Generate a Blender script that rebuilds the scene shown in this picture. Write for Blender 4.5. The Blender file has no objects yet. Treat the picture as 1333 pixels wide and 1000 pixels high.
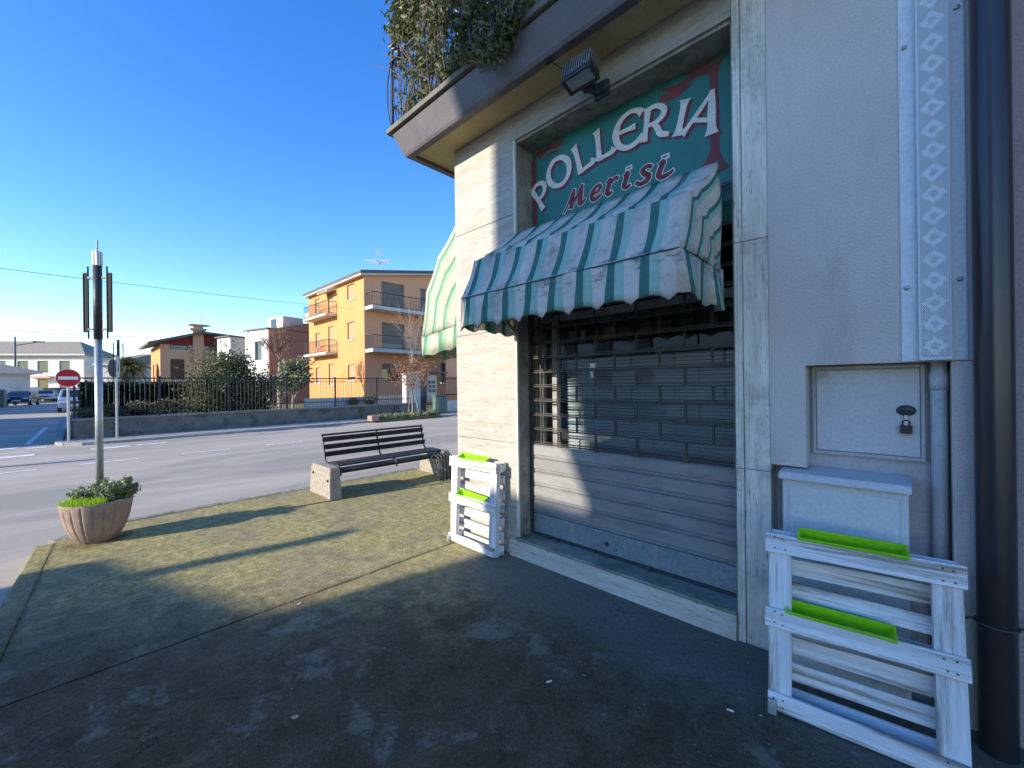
import bpy, bmesh, math, random
from mathutils import Vector, Matrix
random.seed(7)
S = bpy.context.scene
COL = S.collection
R_ = math.radians

# ------------------------------------------------------------------ materials
def newmat(name):
    m = bpy.data.materials.new(name); m.use_nodes = True
    nt = m.node_tree; nt.nodes.clear()
    out = nt.nodes.new('ShaderNodeOutputMaterial')
    b = nt.nodes.new('ShaderNodeBsdfPrincipled')
    nt.links.new(b.outputs[0], out.inputs[0])
    return m, nt, b, out
def N(nt, t, **kw):
    n = nt.nodes.new(t)
    for k, v in kw.items(): setattr(n, k, v)
    return n
def col(c): return (c[0], c[1], c[2], 1)
def noise(nt, scale, stretch=(1,1,1), detail=5, rough=.6, coord='Object', offset=(0,0,0), dist=0):
    tc = N(nt,'ShaderNodeTexCoord'); mp = N(nt,'ShaderNodeMapping')
    mp.inputs['Scale'].default_value = stretch; mp.inputs['Location'].default_value = offset
    nz = N(nt,'ShaderNodeTexNoise'); nz.inputs['Scale'].default_value = scale
    nz.inputs['Detail'].default_value = detail; nz.inputs['Roughness'].default_value = rough
    nz.inputs['Distortion'].default_value = dist
    nt.links.new(tc.outputs[coord], mp.inputs[0]); nt.links.new(mp.outputs[0], nz.inputs['Vector'])
    return nz.outputs['Fac']
def ramp(nt, fac, lo, hi):
    r = N(nt,'ShaderNodeMapRange'); r.inputs[1].default_value = lo; r.inputs[2].default_value = hi
    r.interpolation_type = 'SMOOTHSTEP'
    nt.links.new(fac, r.inputs[0]); return r.outputs[0]
def mix(nt, fac, a, b):
    m = N(nt,'ShaderNodeMix', data_type='RGBA')
    for i, v in ((0, fac), (6, a), (7, b)):
        if isinstance(v, (int, float)): m.inputs[i].default_value = v
        elif isinstance(v, tuple): m.inputs[i].default_value = col(v)
        else: nt.links.new(v, m.inputs[i])
    return m.outputs[2]
def math_(nt, op, a, b=None):
    m = N(nt,'ShaderNodeMath', operation=op)
    for i, v in enumerate((a, b)):
        if v is None: continue
        if isinstance(v, (int, float)): m.inputs[i].default_value = v
        else: nt.links.new(v, m.inputs[i])
    return m.outputs[0]
def bump(nt, b, h, strength=.3, dist=.01):
    bp = N(nt,'ShaderNodeBump'); bp.inputs['Strength'].default_value = strength; bp.inputs['Distance'].default_value = dist
    nt.links.new(h, bp.inputs['Height']); nt.links.new(bp.outputs[0], b.inputs['Normal'])
def pm(name, c1, c2=None, scale=6, rough=.7, bmp=.2, stretch=(1,1,1), metal=0, lo=.35, hi=.65, dirt=None, dscale=1.5, dlo=.5, dhi=.75, fine=60, bd=.004, spec=.4, dstretch=None):
    m, nt, b, out = newmat(name)
    c2 = c2 or tuple(x*.8 for x in c1)
    f = ramp(nt, noise(nt, scale, stretch), lo, hi)
    c = mix(nt, f, c1, c2)
    g = noise(nt, fine, stretch, detail=3)
    c = mix(nt, math_(nt,'MULTIPLY', ramp(nt, g, .35, .75), .35), c, tuple(x*.6 for x in c2))
    if dirt: c = mix(nt, ramp(nt, noise(nt, dscale, dstretch or stretch, offset=(3,7,1), detail=8, rough=.7), dlo, dhi), c, dirt)
    nt.links.new(c, b.inputs['Base Color'])
    b.inputs['Roughness'].default_value = rough; b.inputs['Metallic'].default_value = metal
    b.inputs['Specular IOR Level'].default_value = spec
    if bmp: bump(nt, b, g, bmp, bd)
    return m
M = {}
# ground surfaces
def ground_mat():
    m, nt, b, out = newmat('mossy_pavement')
    tc = N(nt,'ShaderNodeTexCoord'); sp = N(nt,'ShaderNodeSeparateXYZ'); nt.links.new(tc.outputs['Object'], sp.inputs[0])
    big = noise(nt, 1.1, detail=6, rough=.65); mid = noise(nt, 6, detail=8, rough=.7, dist=.4); fine = noise(nt, 120, detail=2)
    spk = noise(nt, 45, detail=3, rough=.8, offset=(5,2,0))
    base = mix(nt, ramp(nt, mid, .3, .7), (.098,.074,.042), (.178,.138,.082))
    base = mix(nt, math_(nt,'MULTIPLY',ramp(nt, fine, .4, .7),.55), base, (.055,.042,.025))
    base = mix(nt, ramp(nt, noise(nt, 2.3, detail=7, rough=.75, offset=(9,1,0)), .55, .64), base, (.22,.185,.135))
    base = mix(nt, ramp(nt, spk, .70, .76), base, (.32,.285,.22))
    # ragged moss, plus a painted ramp: paler toward the sunlit side, darker toward shade
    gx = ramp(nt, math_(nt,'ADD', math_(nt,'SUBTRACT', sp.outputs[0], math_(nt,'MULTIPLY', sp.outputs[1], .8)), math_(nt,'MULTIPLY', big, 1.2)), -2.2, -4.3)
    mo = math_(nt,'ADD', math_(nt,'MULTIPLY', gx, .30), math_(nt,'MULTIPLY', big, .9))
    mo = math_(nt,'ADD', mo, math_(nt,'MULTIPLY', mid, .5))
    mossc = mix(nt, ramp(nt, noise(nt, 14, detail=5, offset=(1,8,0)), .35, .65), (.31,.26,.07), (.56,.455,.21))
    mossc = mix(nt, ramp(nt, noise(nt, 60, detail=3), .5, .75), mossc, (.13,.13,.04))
    base = mix(nt, math_(nt,'MULTIPLY', gx, .75), base, mix(nt, ramp(nt, mid, .3, .7), (.27,.235,.14), (.42,.37,.23)))  # bare ground painted paler where the sun falls
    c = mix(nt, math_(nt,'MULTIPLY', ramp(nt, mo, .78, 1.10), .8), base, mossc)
    # paler cement wash along the foot of the threshold
    gy = ramp(nt, math_(nt,'ADD', sp.outputs[1], math_(nt,'MULTIPLY', big, .9)), 2.3, 2.75)
    gxx = ramp(nt, math_(nt,'ADD', sp.outputs[0], math_(nt,'MULTIPLY', mid, .5)), -2.7, -2.2)
    c = mix(nt, math_(nt,'MULTIPLY', math_(nt,'MULTIPLY', gy, gxx), .75), c, (.19,.172,.145))
    # lichen blotches by the right pallet
    bl = ramp(nt, noise(nt, 5, detail=4, offset=(2.2,4.1,0)), .62, .68)
    bx = ramp(nt, sp.outputs[0], -1.0, -.4)
    c = mix(nt, math_(nt,'MULTIPLY', math_(nt,'MULTIPLY', bl, bx), .6), c, (.22,.26,.21))
    agg = noise(nt, 38, detail=7, rough=.85, offset=(3,3,0))
    c = mix(nt, math_(nt,'MULTIPLY', ramp(nt, agg, .50, .62), .75), c, mix(nt, .55, c, (.02,.018,.012)))
    c = mix(nt, math_(nt,'MULTIPLY', ramp(nt, agg, .46, .36), .5), c, mix(nt, .35, c, (.5,.46,.36)))
    vo = N(nt,'ShaderNodeTexVoronoi', feature='DISTANCE_TO_EDGE'); vo.inputs['Scale'].default_value = .55
    wrp = N(nt,'ShaderNodeVectorMath', operation='MULTIPLY_ADD'); tcn = N(nt,'ShaderNodeTexNoise'); tcn.inputs['Scale'].default_value = 3; tcn.inputs['Detail'].default_value = 6
    nt.links.new(tc.outputs['Object'], tcn.inputs['Vector']); nt.links.new(tcn.outputs['Color'], wrp.inputs[0]); wrp.inputs[1].default_value = (.5,.5,0); nt.links.new(tc.outputs['Object'], wrp.inputs[2]); nt.links.new(wrp.outputs[0], vo.inputs['Vector'])
    c = mix(nt, math_(nt,'MULTIPLY', math_(nt,'MULTIPLY', ramp(nt, vo.outputs['Distance'], .004, .0005), ramp(nt, big, .50, .60)), .45), c, (.02,.02,.012))
    nt.links.new(c, b.inputs['Base Color']); b.inputs['Roughness'].default_value = .92
    b.inputs['Specular IOR Level'].default_value = .06
    h = math_(nt,'ADD', math_(nt,'ADD', math_(nt,'MULTIPLY', fine, .4), math_(nt,'MULTIPLY', mid, .8)), math_(nt,'MULTIPLY', agg, .9))
    bump(nt, b, h, .8, .018)
    return m
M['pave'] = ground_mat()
M['road'] = pm('asphalt', (.37,.315,.24), (.46,.395,.305), scale=.5, rough=.9, bmp=.5, lo=.35, hi=.65, dirt=(.29,.26,.21), dscale=.35, dlo=.46, dhi=.62, fine=70, bd=.008, stretch=(1.6,.5,1))
M['kerb'] = pm('kerb_stone', (.30,.285,.24), (.17,.17,.11), scale=7, rough=.9, bmp=.5, dirt=(.10,.12,.05), dscale=5, dlo=.5, dhi=.7)
M['kerb_far'] = pm('far_kerb', (.36,.34,.31), (.27,.26,.24), scale=3, rough=.9)
M['paint_white'] = pm('road_paint', (.75,.74,.70), (.42,.41,.38), scale=8, rough=.8, lo=.45, hi=.7)
M['lawn'] = pm('lawn', (.07,.10,.025), (.14,.13,.05), scale=1.2, rough=.95, bmp=.6)
# building
def travertine(name, stretch, grime=.45, k=1.0):
    m, nt, b, out = newmat(name)
    s1 = noise(nt, 2.2, stretch, detail=7, rough=.6, dist=.3); s2 = noise(nt, 6, stretch, detail=5, offset=(4,4,4), rough=.7)
    pit = noise(nt, 11, stretch, detail=4, rough=.75, offset=(1,2,3))
    c = mix(nt, ramp(nt, s1, .3, .7), tuple(v*k for v in (.44,.395,.31)), tuple(v*k for v in (.56,.515,.43)))
    c = mix(nt, math_(nt,'MULTIPLY',ramp(nt, s2, .48, .68),.8), c, tuple(v*k for v in (.36,.31,.235)))
    c = mix(nt, math_(nt,'MULTIPLY',ramp(nt, pit, .60, .66),.9), c, (.13,.105,.075))
    c = mix(nt, math_(nt,'MULTIPLY',ramp(nt, noise(nt, 1.7, detail=8, rough=.75, offset=(7,0,2)), .50, .70),grime), c, (.26,.225,.17))
    nt.links.new(c, b.inputs['Base Color']); b.inputs['Roughness'].default_value = .6
    bump(nt, b, math_(nt,'MULTIPLY', pit, -1), .35, .006)
    return m
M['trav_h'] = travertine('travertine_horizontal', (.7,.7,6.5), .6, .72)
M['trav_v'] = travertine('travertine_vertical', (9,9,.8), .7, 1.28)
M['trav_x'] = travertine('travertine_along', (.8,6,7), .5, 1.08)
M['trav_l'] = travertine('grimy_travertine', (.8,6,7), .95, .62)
M['reveal'] = pm('weathered_reveal_stone', (.33,.29,.22), (.22,.19,.14), scale=7, rough=.8, dirt=(.10,.085,.06), dscale=4, dlo=.5, dhi=.7)
M['sill'] = pm('green_stained_sill', (.27,.27,.22), (.18,.19,.14), scale=5, rough=.85, dirt=(.10,.115,.07), dscale=4, dlo=.48, dhi=.7)
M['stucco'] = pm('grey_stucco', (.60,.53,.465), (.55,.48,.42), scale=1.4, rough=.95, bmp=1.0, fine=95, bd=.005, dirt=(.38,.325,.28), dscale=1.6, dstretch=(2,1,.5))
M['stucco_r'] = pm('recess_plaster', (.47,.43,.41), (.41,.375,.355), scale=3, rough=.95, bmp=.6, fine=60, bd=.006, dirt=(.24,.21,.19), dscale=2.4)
M['stucco_p'] = pm('mauve_stucco', (.36,.27,.26), (.32,.24,.23), scale=2, rough=.95, bmp=1.0, fine=90, bd=.005)
M['soffit'] = pm('cream_soffit', (.50,.39,.19), (.42,.32,.145), scale=1.6, rough=.9, dirt=(.36,.27,.13), dscale=1.8)
M['fascia'] = pm('painted_fascia', (.125,.108,.105), (.10,.087,.085), scale=4, rough=.5, dirt=(.09,.07,.065), dscale=6, dlo=.6, dhi=.75)
M['cap'] = pm('slab_cap', (.15,.14,.11), (.10,.095,.075), scale=6, rough=.85)
M['iron'] = pm('dark_iron', (.05,.05,.055), (.03,.03,.035), scale=20, rough=.45, spec=.5)
M['dkpipe'] = pm('dark_brown_pipe', (.030,.022,.024), (.022,.017,.019), scale=9, rough=.3, bmp=.03, spec=.5)
M['fin'] = pm('matt_black_fin', (.012,.012,.014), (.02,.02,.022), scale=30, rough=.75, spec=.2)
M['darkmetal'] = pm('dark_metal', (.03,.03,.033), (.05,.05,.05), scale=30, rough=.5)
M['steel'] = pm('galvanised_steel', (.46,.48,.47), (.36,.38,.38), scale=14, rough=.42, metal=.65, bmp=.05, dirt=(.3,.31,.3), dscale=9)
M['slat'] = pm('shutter_slat_metal', (.29,.28,.26), (.22,.215,.20), scale=2.2, rough=.5, metal=.2, bmp=.12, stretch=(1,1,5), dirt=(.14,.12,.10), dscale=3, dlo=.5, dhi=.8, dstretch=(1.3,1,4))
M['slat_galv'] = pm('galvanised_panel', (.28,.33,.33), (.22,.265,.27), scale=30, rough=.5, metal=.4, bmp=.05, dirt=(.16,.18,.17), dscale=3.5, dlo=.5, dhi=.8)
M['rod'] = pm('shutter_rod_metal', (.10,.09,.078), (.06,.055,.05), scale=20, rough=.45, metal=.5)
M['blind'] = pm('blind_slat', (.48,.50,.50), (.38,.40,.40), scale=4, rough=.6)
M['dark'] = pm('dark_interior', (.05,.047,.042), (.03,.028,.026), scale=3, rough=.9)
M['shelfwood'] = pm('shop_wall_tile', (.20,.17,.13), (.14,.12,.09), scale=3, rough=.5)
def glass():
    m, nt, b, out = newmat('window_glass')
    b.inputs['Base Color'].default_value = (.85,.9,.9,1); b.inputs['Roughness'].default_value = .02
    b.inputs['Transmission Weight'].default_value = 1; b.inputs['IOR'].default_value = 1.5
    g = N(nt,'ShaderNodeBsdfGlossy'); g.inputs['Roughness'].default_value = .01; g.inputs[0].default_value = (.9,.95,1,1)
    t = N(nt,'ShaderNodeBsdfTransparent'); t.inputs[0].default_value = (.80,.84,.84,1)
    fr = N(nt,'ShaderNodeFresnel'); fr.inputs[0].default_value = 1.55
    sc = math_(nt,'ADD', math_(nt,'MULTIPLY', fr.outputs[0], 1.7), .03)
    mx = N(nt,'ShaderNodeMixShader'); nt.links.new(sc, mx.inputs[0]); nt.links.new(t.outputs[0], mx.inputs[1]); nt.links.new(g.outputs[0], mx.inputs[2])
    nt.links.new(mx.outputs[0], out.inputs[0])
    return m
M['glass'] = glass()
def farglass():
    m, nt, b, out = newmat('dark_pane')
    b.inputs['Base Color'].default_value = (.03,.035,.04,1); b.inputs['Roughness'].default_value = .08
    b.inputs['Specular IOR Level'].default_value = .8
    return m
M['pane'] = farglass()
def signmat():
    m, nt, b, out = newmat('green_sign_paint')
    c = mix(nt, ramp(nt, noise(nt, 2.2, detail=6), .3, .7), (.012,.125,.105), (.02,.165,.13))
    c = mix(nt, math_(nt,'MULTIPLY',ramp(nt, noise(nt, 9, detail=8, rough=.8, offset=(3,3,3)), .58, .75),.35), c, (.09,.20,.16))
    c = mix(nt, ramp(nt, noise(nt, 60, detail=2), .72, .8), c, (.05,.09,.07))
    nt.links.new(c, b.inputs['Base Color']); b.inputs['Roughness'].default_value = .55
    return m
M['sign'] = signmat()
M['letter'] = pm('letter_white', (.72,.67,.58), (.62,.57,.48), scale=6, rough=.6, bmp=0, dirt=(.45,.38,.28), dscale=12, dlo=.55, dhi=.75)
M['maroon'] = pm('letter_maroon', (.20,.022,.03), (.14,.018,.022), scale=8, rough=.6, bmp=0, dirt=(.10,.05,.05), dscale=14, dlo=.6, dhi=.75)
M['maroon2'] = pm('flourish_maroon', (.23,.03,.035), (.11,.04,.035), scale=10, rough=.6, bmp=0, dirt=(.03,.11,.09), dscale=9, dlo=.6, dhi=.72)
def awnmat(name, c, c2, dirtamt=.8):
    m, nt, b, out = newmat(name)
    k = mix(nt, ramp(nt, noise(nt, 3, detail=5), .3, .7), c, c2)
    d = ramp(nt, noise(nt, 4.5, detail=9, rough=.78, offset=(2,5,1)), .46, .70)
    k = mix(nt, math_(nt,'MULTIPLY', d, dirtamt), k, tuple(x*.42 for x in (.62,.52,.40)))
    st = ramp(nt, noise(nt, 5, (6,6,.7), detail=6, rough=.7, offset=(1,1,6)), .6, .72)
    k = mix(nt, math_(nt,'MULTIPLY', st, dirtamt*.5), k, (.16,.13,.10))
    tcz = N(nt,'ShaderNodeTexCoord'); spz = N(nt,'ShaderNodeSeparateXYZ'); nt.links.new(tcz.outputs['Object'], spz.inputs[0])
    band = math_(nt,'MULTIPLY', ramp(nt, spz.outputs[2], -.12, .02), ramp(nt, spz.outputs[2], .12, .06))
    mil = math_(nt,'MULTIPLY', band, ramp(nt, noise(nt, 7, (1,1,2.5), detail=7, rough=.75, offset=(8,1,1)), .50, .62))
    k = mix(nt, math_(nt,'MULTIPLY', mil, dirtamt*.95), k, (.06,.048,.036))
    nt.links.new(k, b.inputs['Base Color']); b.inputs['Roughness'].default_value = .75
    tr = N(nt,'ShaderNodeBsdfTranslucent'); nt.links.new(k, tr.inputs[0])
    mx = N(nt,'ShaderNodeMixShader'); mx.inputs[0].default_value = .22
    nt.links.new(b.outputs[0], mx.inputs[1]); nt.links.new(tr.outputs[0], mx.inputs[2]); nt.links.new(mx.outputs[0], out.inputs[0])
    wr_ = noise(nt, 5, (1,1,.5), detail=5, offset=(0,3,3), dist=1.2)
    bump(nt, b, wr_, .4, .04)
    return m
M['aw_w'] = awnmat('canvas_white', (.72,.63,.53), (.60,.52,.43))
M['aw_g'] = awnmat('canvas_dark_green', (.03,.15,.115), (.05,.18,.14), .3)
M['aw_t'] = awnmat('canvas_mint', (.30,.50,.41), (.36,.54,.44), .35)
M['aw_s'] = awnmat('canvas_sun_green', (.10,.27,.15), (.13,.30,.18), .3)
M['aw_c'] = awnmat('canvas_cream', (.50,.48,.36), (.42,.40,.29), .5)
M['aw_m'] = awnmat('canvas_pale_green', (.32,.43,.29), (.29,.39,.26), .3)
M['awstrut'] = pm('awning_strut', (.42,.40,.36), rough=.5, metal=.3)
M['pallet'] = pm('whitewashed_wood', (.84,.80,.76), (.64,.61,.58), scale=3, rough=.8, bmp=.4, stretch=(.35,2.2,7), dirt=(.27,.22,.165), dscale=2.6, dlo=.48, dhi=.64, bd=.006)
M['pallet_v'] = pm('whitewashed_wood_upright', (.84,.80,.76), (.66,.63,.60), scale=3, rough=.8, bmp=.4, stretch=(7,2.2,.35), dirt=(.27,.22,.165), dscale=2.6, dlo=.50, dhi=.66, bd=.006)
M['nail'] = pm('rusty_nail', (.06,.045,.04), rough=.6)
M['lime'] = pm('lime_plastic', (.27,.62,.01), (.24,.56,.01), scale=8, rough=.4, bmp=.02, dirt=(.20,.40,.02), dscale=12, dlo=.6, dhi=.8)
M['cabinet'] = pm('grey_cabinet', (.58,.565,.54), (.53,.515,.49), scale=2, rough=.5, bmp=.05, dirt=(.42,.40,.38), dscale=4, dlo=.6, dhi=.8)
M['meterdoor'] = pm('meter_door_paint', (.56,.53,.49), (.50,.47,.44), scale=3, rough=.6, bmp=.1, dirt=(.26,.23,.20), dscale=3, dlo=.55, dhi=.8)
M['flange'] = pm('cover_metal', (.62,.64,.64), (.58,.60,.60), scale=4, rough=.5, bmp=.03)
M['pvc'] = pm('pvc_grey', (.50,.51,.51), (.42,.43,.43), scale=4, rough=.5, bmp=.05, dirt=(.22,.21,.20), dscale=5)
M['bench'] = pm('bench_black', (.022,.023,.025), (.045,.045,.046), scale=9, rough=.45, bmp=.1)
M['concrete'] = pm('aggregate_concrete', (.36,.31,.24), (.24,.205,.16), scale=26, rough=.9, bmp=.7, dirt=(.16,.15,.10), dscale=4, dlo=.55, dhi=.75, fine=90)
M['planter'] = pm('pink_concrete', (.36,.25,.185), (.28,.195,.145), scale=9, rough=.9, bmp=.35, dirt=(.15,.11,.08), dscale=3, dlo=.5, dhi=.75)
M['soil'] = pm('soil', (.06,.045,.03), rough=1)
def leafmat(name, c1, c2, c3, sc=9, gl=.45, tl=.25):
    m, nt, b, out = newmat(name)
    f = noise(nt, sc, detail=2); c = mix(nt, ramp(nt, f, .35, .5), c1, c2); c = mix(nt, ramp(nt, f, .55, .68), c, c3)
    nt.links.new(c, b.inputs['Base Color']); b.inputs['Roughness'].default_value = gl
    tr = N(nt,'ShaderNodeBsdfTranslucent'); nt.links.new(c, tr.inputs[0])
    mx = N(nt,'ShaderNodeMixShader'); mx.inputs[0].default_value = tl
    nt.links.new(b.outputs[0], mx.inputs[1]); nt.links.new(tr.outputs[0], mx.inputs[2]); nt.links.new(mx.outputs[0], out.inputs[0])
    return m
M['ivy'] = leafmat('ivy_leaf', (.045,.065,.02), (.11,.12,.04), (.20,.17,.08), 13)
M['twig'] = pm('twig_bark', (.16,.12,.085), (.11,.08,.06), scale=20, rough=.9)
M['bark'] = pm('bark_pale', (.34,.30,.25), (.22,.19,.15), scale=12, rough=.9, stretch=(1,1,.3))
M['bark_red'] = pm('twig_red', (.24,.13,.10), (.16,.09,.07), scale=12, rough=.9)
M['grass'] = leafmat('bright_grass', (.22,.40,.01), (.32,.52,.015), (.42,.52,.04), 30, .6, .35)
M['herb'] = leafmat('sage_leaf', (.13,.17,.07), (.22,.25,.12), (.33,.35,.21), 25, .6)
M['hedge'] = leafmat('dark_hedge_leaf', (.012,.02,.009), (.02,.032,.012), (.035,.05,.02), 3)
M['conifer'] = leafmat('conifer_leaf', (.05,.06,.02), (.10,.11,.04), (.18,.18,.08), 2.2, .7)
M['olive'] = leafmat('olive_leaf', (.11,.13,.06), (.19,.20,.10), (.27,.27,.15), 3, .6)
M['brownleaf'] = leafmat('dry_leaf', (.22,.10,.05), (.30,.15,.08), (.36,.21,.12), 4, .7)
M['palm'] = leafmat('palm_leaf', (.06,.085,.025), (.12,.14,.05), (.22,.21,.10), 2, .5)
M['shrub'] = leafmat('shrub_leaf', (.07,.08,.03), (.15,.13,.06), (.22,.18,.10), 4, .7)
M['railing'] = pm('fence_iron', (.03,.033,.036), (.022,.024,.026), rough=.6)
M['lowwall'] = pm('rough_concrete_wall', (.21,.195,.17), (.15,.14,.125), scale=3, rough=.95, bmp=.6, dirt=(.085,.08,.065), dscale=1.6, dlo=.48, dhi=.65, bd=.02)
M['copping'] = pm('wall_coping', (.27,.255,.225), (.2,.19,.165), scale=3, rough=.9)
M['orange'] = pm('orange_render', (.66,.285,.10), (.61,.26,.09), scale=.4, rough=.9, bmp=.1, dirt=(.54,.24,.10), dscale=.7, dstretch=(1,1,.4))
M['salmon'] = pm('salmon_render', (.76,.37,.20), (.70,.34,.185), scale=.4, rough=.9, bmp=.1)
M['housepink'] = pm('tan_render', (.55,.34,.21), (.52,.32,.2), scale=.4, rough=.9, bmp=.1)
M['redpaint'] = pm('red_gable', (.21,.035,.03), (.18,.03,.03), scale=1, rough=.8)
M['white'] = pm('white_render', (.66,.63,.57), (.58,.555,.50), scale=.5, rough=.9, bmp=.1, dirt=(.47,.44,.39), dscale=.5)
M['cream'] = pm('cream_render', (.66,.58,.46), (.60,.52,.42), scale=.5, rough=.9)
M['brownwall'] = pm('brown_brick_render', (.38,.23,.175), (.33,.20,.155), scale=1.2, rough=.9, dirt=(.28,.17,.13), dscale=2)
M['roof'] = pm('roof_tiles', (.15,.13,.12), (.10,.09,.08), scale=3, rough=.85, stretch=(4,4,1))
M['rooftan'] = pm('old_roof_tiles', (.29,.25,.20), (.22,.19,.15), scale=2, rough=.85, stretch=(3,3,1))
M['shutter'] = pm('roller_blind_tan', (.42,.27,.15), (.36,.23,.13), scale=2, rough=.7, stretch=(.3,.3,8))
M['shutterbr'] = pm('shutter_brown', (.10,.045,.03), (.07,.035,.025), scale=2, rough=.7, stretch=(.3,.3,8))
M['shuttergrey'] = pm('shutter_greybrown', (.20,.16,.13), (.16,.13,.11), scale=2, rough=.7, stretch=(.3,.3,8))
M['balconcrete'] = pm('shade_screen_concrete', (.62,.59,.53), (.54,.51,.46), scale=2, rough=.8)
M['signred'] = pm('sign_red', (.55,.012,.025), (.50,.012,.022), rough=.35, bmp=0, fine=5)
M['signwhite'] = pm('sign_white', (.80,.80,.80), (.76,.76,.76), rough=.35, bmp=0)
M['signback'] = pm('sign_back', (.07,.075,.08), rough=.5)
M['rubber'] = pm('tyre_rubber', (.02,.02,.02), rough=.8)
M['lampglass'] = farglass(); M['lampglass'].name = 'lamp_glass'
_b = [n for n in M['lampglass'].node_tree.nodes if n.type == 'BSDF_PRINCIPLED'][0]
_b.inputs['Base Color'].default_value = (.28,.33,.32,1); _b.inputs['Roughness'].default_value = .2
M['alu'] = pm('aluminium_fins', (.36,.34,.31), (.24,.23,.21), rough=.5, metal=.6)
M['drum'] = pm('lamp_head_grey', (.56,.56,.55), (.46,.46,.46), rough=.4, metal=.4)
M['bin'] = pm('bin_green', (.10,.15,.13), rough=.6)
M['butt'] = pm('paper_white', (.80,.76,.66), rough=.8)
M['deadleaf'] = pm('pale_leaf', (.42,.38,.25), rough=.8)
def carpaint(name, c):
    m, nt, b, out = newmat(name)
    b.inputs['Base Color'].default_value = col(c); b.inputs['Roughness'].default_value = .3
    b.inputs['Coat Weight'].default_value = .5; return m
M['car_dark'] = carpaint('paint_dark_blue', (.02,.03,.06)); M['car_white'] = carpaint('paint_white', (.7,.7,.7)); M['car_blue'] = carpaint('paint_silver_blue', (.30,.36,.45))

# ------------------------------------------------------------------ mesh helpers
class MB:
    def __init__(s): s.v = []; s.f = []; s.m = []; s.cur = 0
    def add(s, vs, fs):
        o = len(s.v); s.v += [tuple(v) for v in vs]; s.f += [tuple(i+o for i in f) for f in fs]; s.m += [s.cur]*len(fs); return s
    def quad(s, a, b, c, d): return s.add([a,b,c,d], [(0,1,2,3)])
    def box(s, x0,x1,y0,y1,z0,z1, mt=None):
        vs = [Vector(p) for p in ((x0,y0,z0),(x1,y0,z0),(x1,y1,z0),(x0,y1,z0),(x0,y0,z1),(x1,y0,z1),(x1,y1,z1),(x0,y1,z1))]
        if mt is not None: vs = [mt @ v for v in vs]
        return s.add(vs, [(0,3,2,1),(4,5,6,7),(0,1,5,4),(1,2,6,5),(2,3,7,6),(3,0,4,7)])
    def bar(s, a, b, w, h, up=(0,0,1)):
        a = Vector(a); b = Vector(b); d = (b-a).normalized(); u = Vector(up)
        if abs(d.dot(u)) > .98: u = Vector((1,0,0))
        r = d.cross(u).normalized()*w/2; u = r.cross(d).normalized()*h/2
        return s.add([a-r-u,a+r-u,a+r+u,a-r+u,b-r-u,b+r-u,b+r+u,b-r+u], [(0,1,2,3),(7,6,5,4),(4,5,1,0),(5,6,2,1),(6,7,3,2),(7,4,0,3)])
    def tube(s, pts, r, n=8, cap=True):
        pts = [Vector(p) for p in pts]; rs = r if isinstance(r, (list,tuple)) else [r]*len(pts)
        o = len(s.v); prev = None; rings = []
        for i, p in enumerate(pts):
            d = (pts[min(i+1,len(pts)-1)]-pts[max(i-1,0)])
            d = d.normalized() if d.length > 1e-9 else Vector((0,0,1))
            if prev is None:
                u = Vector((0,0,1)) if abs(d.z) < .9 else Vector((1,0,0)); a = d.cross(u).normalized()
            else: a = (prev - d*prev.dot(d)); a = a.normalized() if a.length > 1e-6 else d.orthogonal().normalized()
            prev = a; b = d.cross(a)
            rings.append([p + (a*math.cos(2*math.pi*k/n)+b*math.sin(2*math.pi*k/n))*rs[i] for k in range(n)])
        vs = [v for rg in rings for v in rg]; fs = []
        for i in range(len(pts)-1):
            for k in range(n):
                k2 = (k+1)%n; fs.append((i*n+k, i*n+k2, (i+1)*n+k2, (i+1)*n+k))
        if cap: fs.append(tuple(range(n))[::-1]); fs.append(tuple((len(pts)-1)*n+k for k in range(n)))
        return s.add(vs, fs)
    def lathe(s, prof, c=(0,0,0), n=32, rfun=None):
        vs = []; fs = []
        for r, z in prof:
            for k in range(n):
                a = 2*math.pi*k/n; rr = r*(rfun(a, z) if rfun else 1)
                vs.append((c[0]+rr*math.cos(a), c[1]+rr*math.sin(a), c[2]+z))
        for i in range(len(prof)-1):
            for k in range(n):
                k2 = (k+1)%n; fs.append((i*n+k, i*n+k2, (i+1)*n+k2, (i+1)*n+k))
        return s.add(vs, fs)
    def prism(s, poly, A, U, V, W):      # polygon (u,v) at A + u*U + v*V, extruded by W
        A, U, V, W = map(Vector, (A,U,V,W)); n = len(poly)
        p0 = [A+U*u+V*v for u, v in poly]; p1 = [p+W for p in p0]
        return s.add(p0+p1, [tuple(range(n))[::-1], tuple(range(n,2*n))]+[(i,(i+1)%n,n+(i+1)%n,n+i) for i in range(n)])
    def wall(s, O, U, In, W, H, holes=(), depth=.15):   # wall face with real openings and reveals
        O, U, In = map(Vector, (O,U,In)); Z = Vector((0,0,1))
        xs = sorted({0,W}|{h[0] for h in holes}|{h[1] for h in holes}); zs = sorted({0,H}|{h[2] for h in holes}|{h[3] for h in holes})
        for i in range(len(xs)-1):
            for j in range(len(zs)-1):
                cx = (xs[i]+xs[i+1])/2; cz = (zs[j]+zs[j+1])/2
                if any(h[0]<cx<h[1] and h[2]<cz<h[3] for h in holes): continue
                s.quad(O+U*xs[i]+Z*zs[j], O+U*xs[i+1]+Z*zs[j], O+U*xs[i+1]+Z*zs[j+1], O+U*xs[i]+Z*zs[j+1])
        for a,b,c,d in holes:
            P = [O+U*a+Z*c, O+U*b+Z*c, O+U*b+Z*d, O+U*a+Z*d]
            for k in range(4): s.quad(P[k], P[(k+1)%4], P[(k+1)%4]+In*depth, P[k]+In*depth)
        return s
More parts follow.
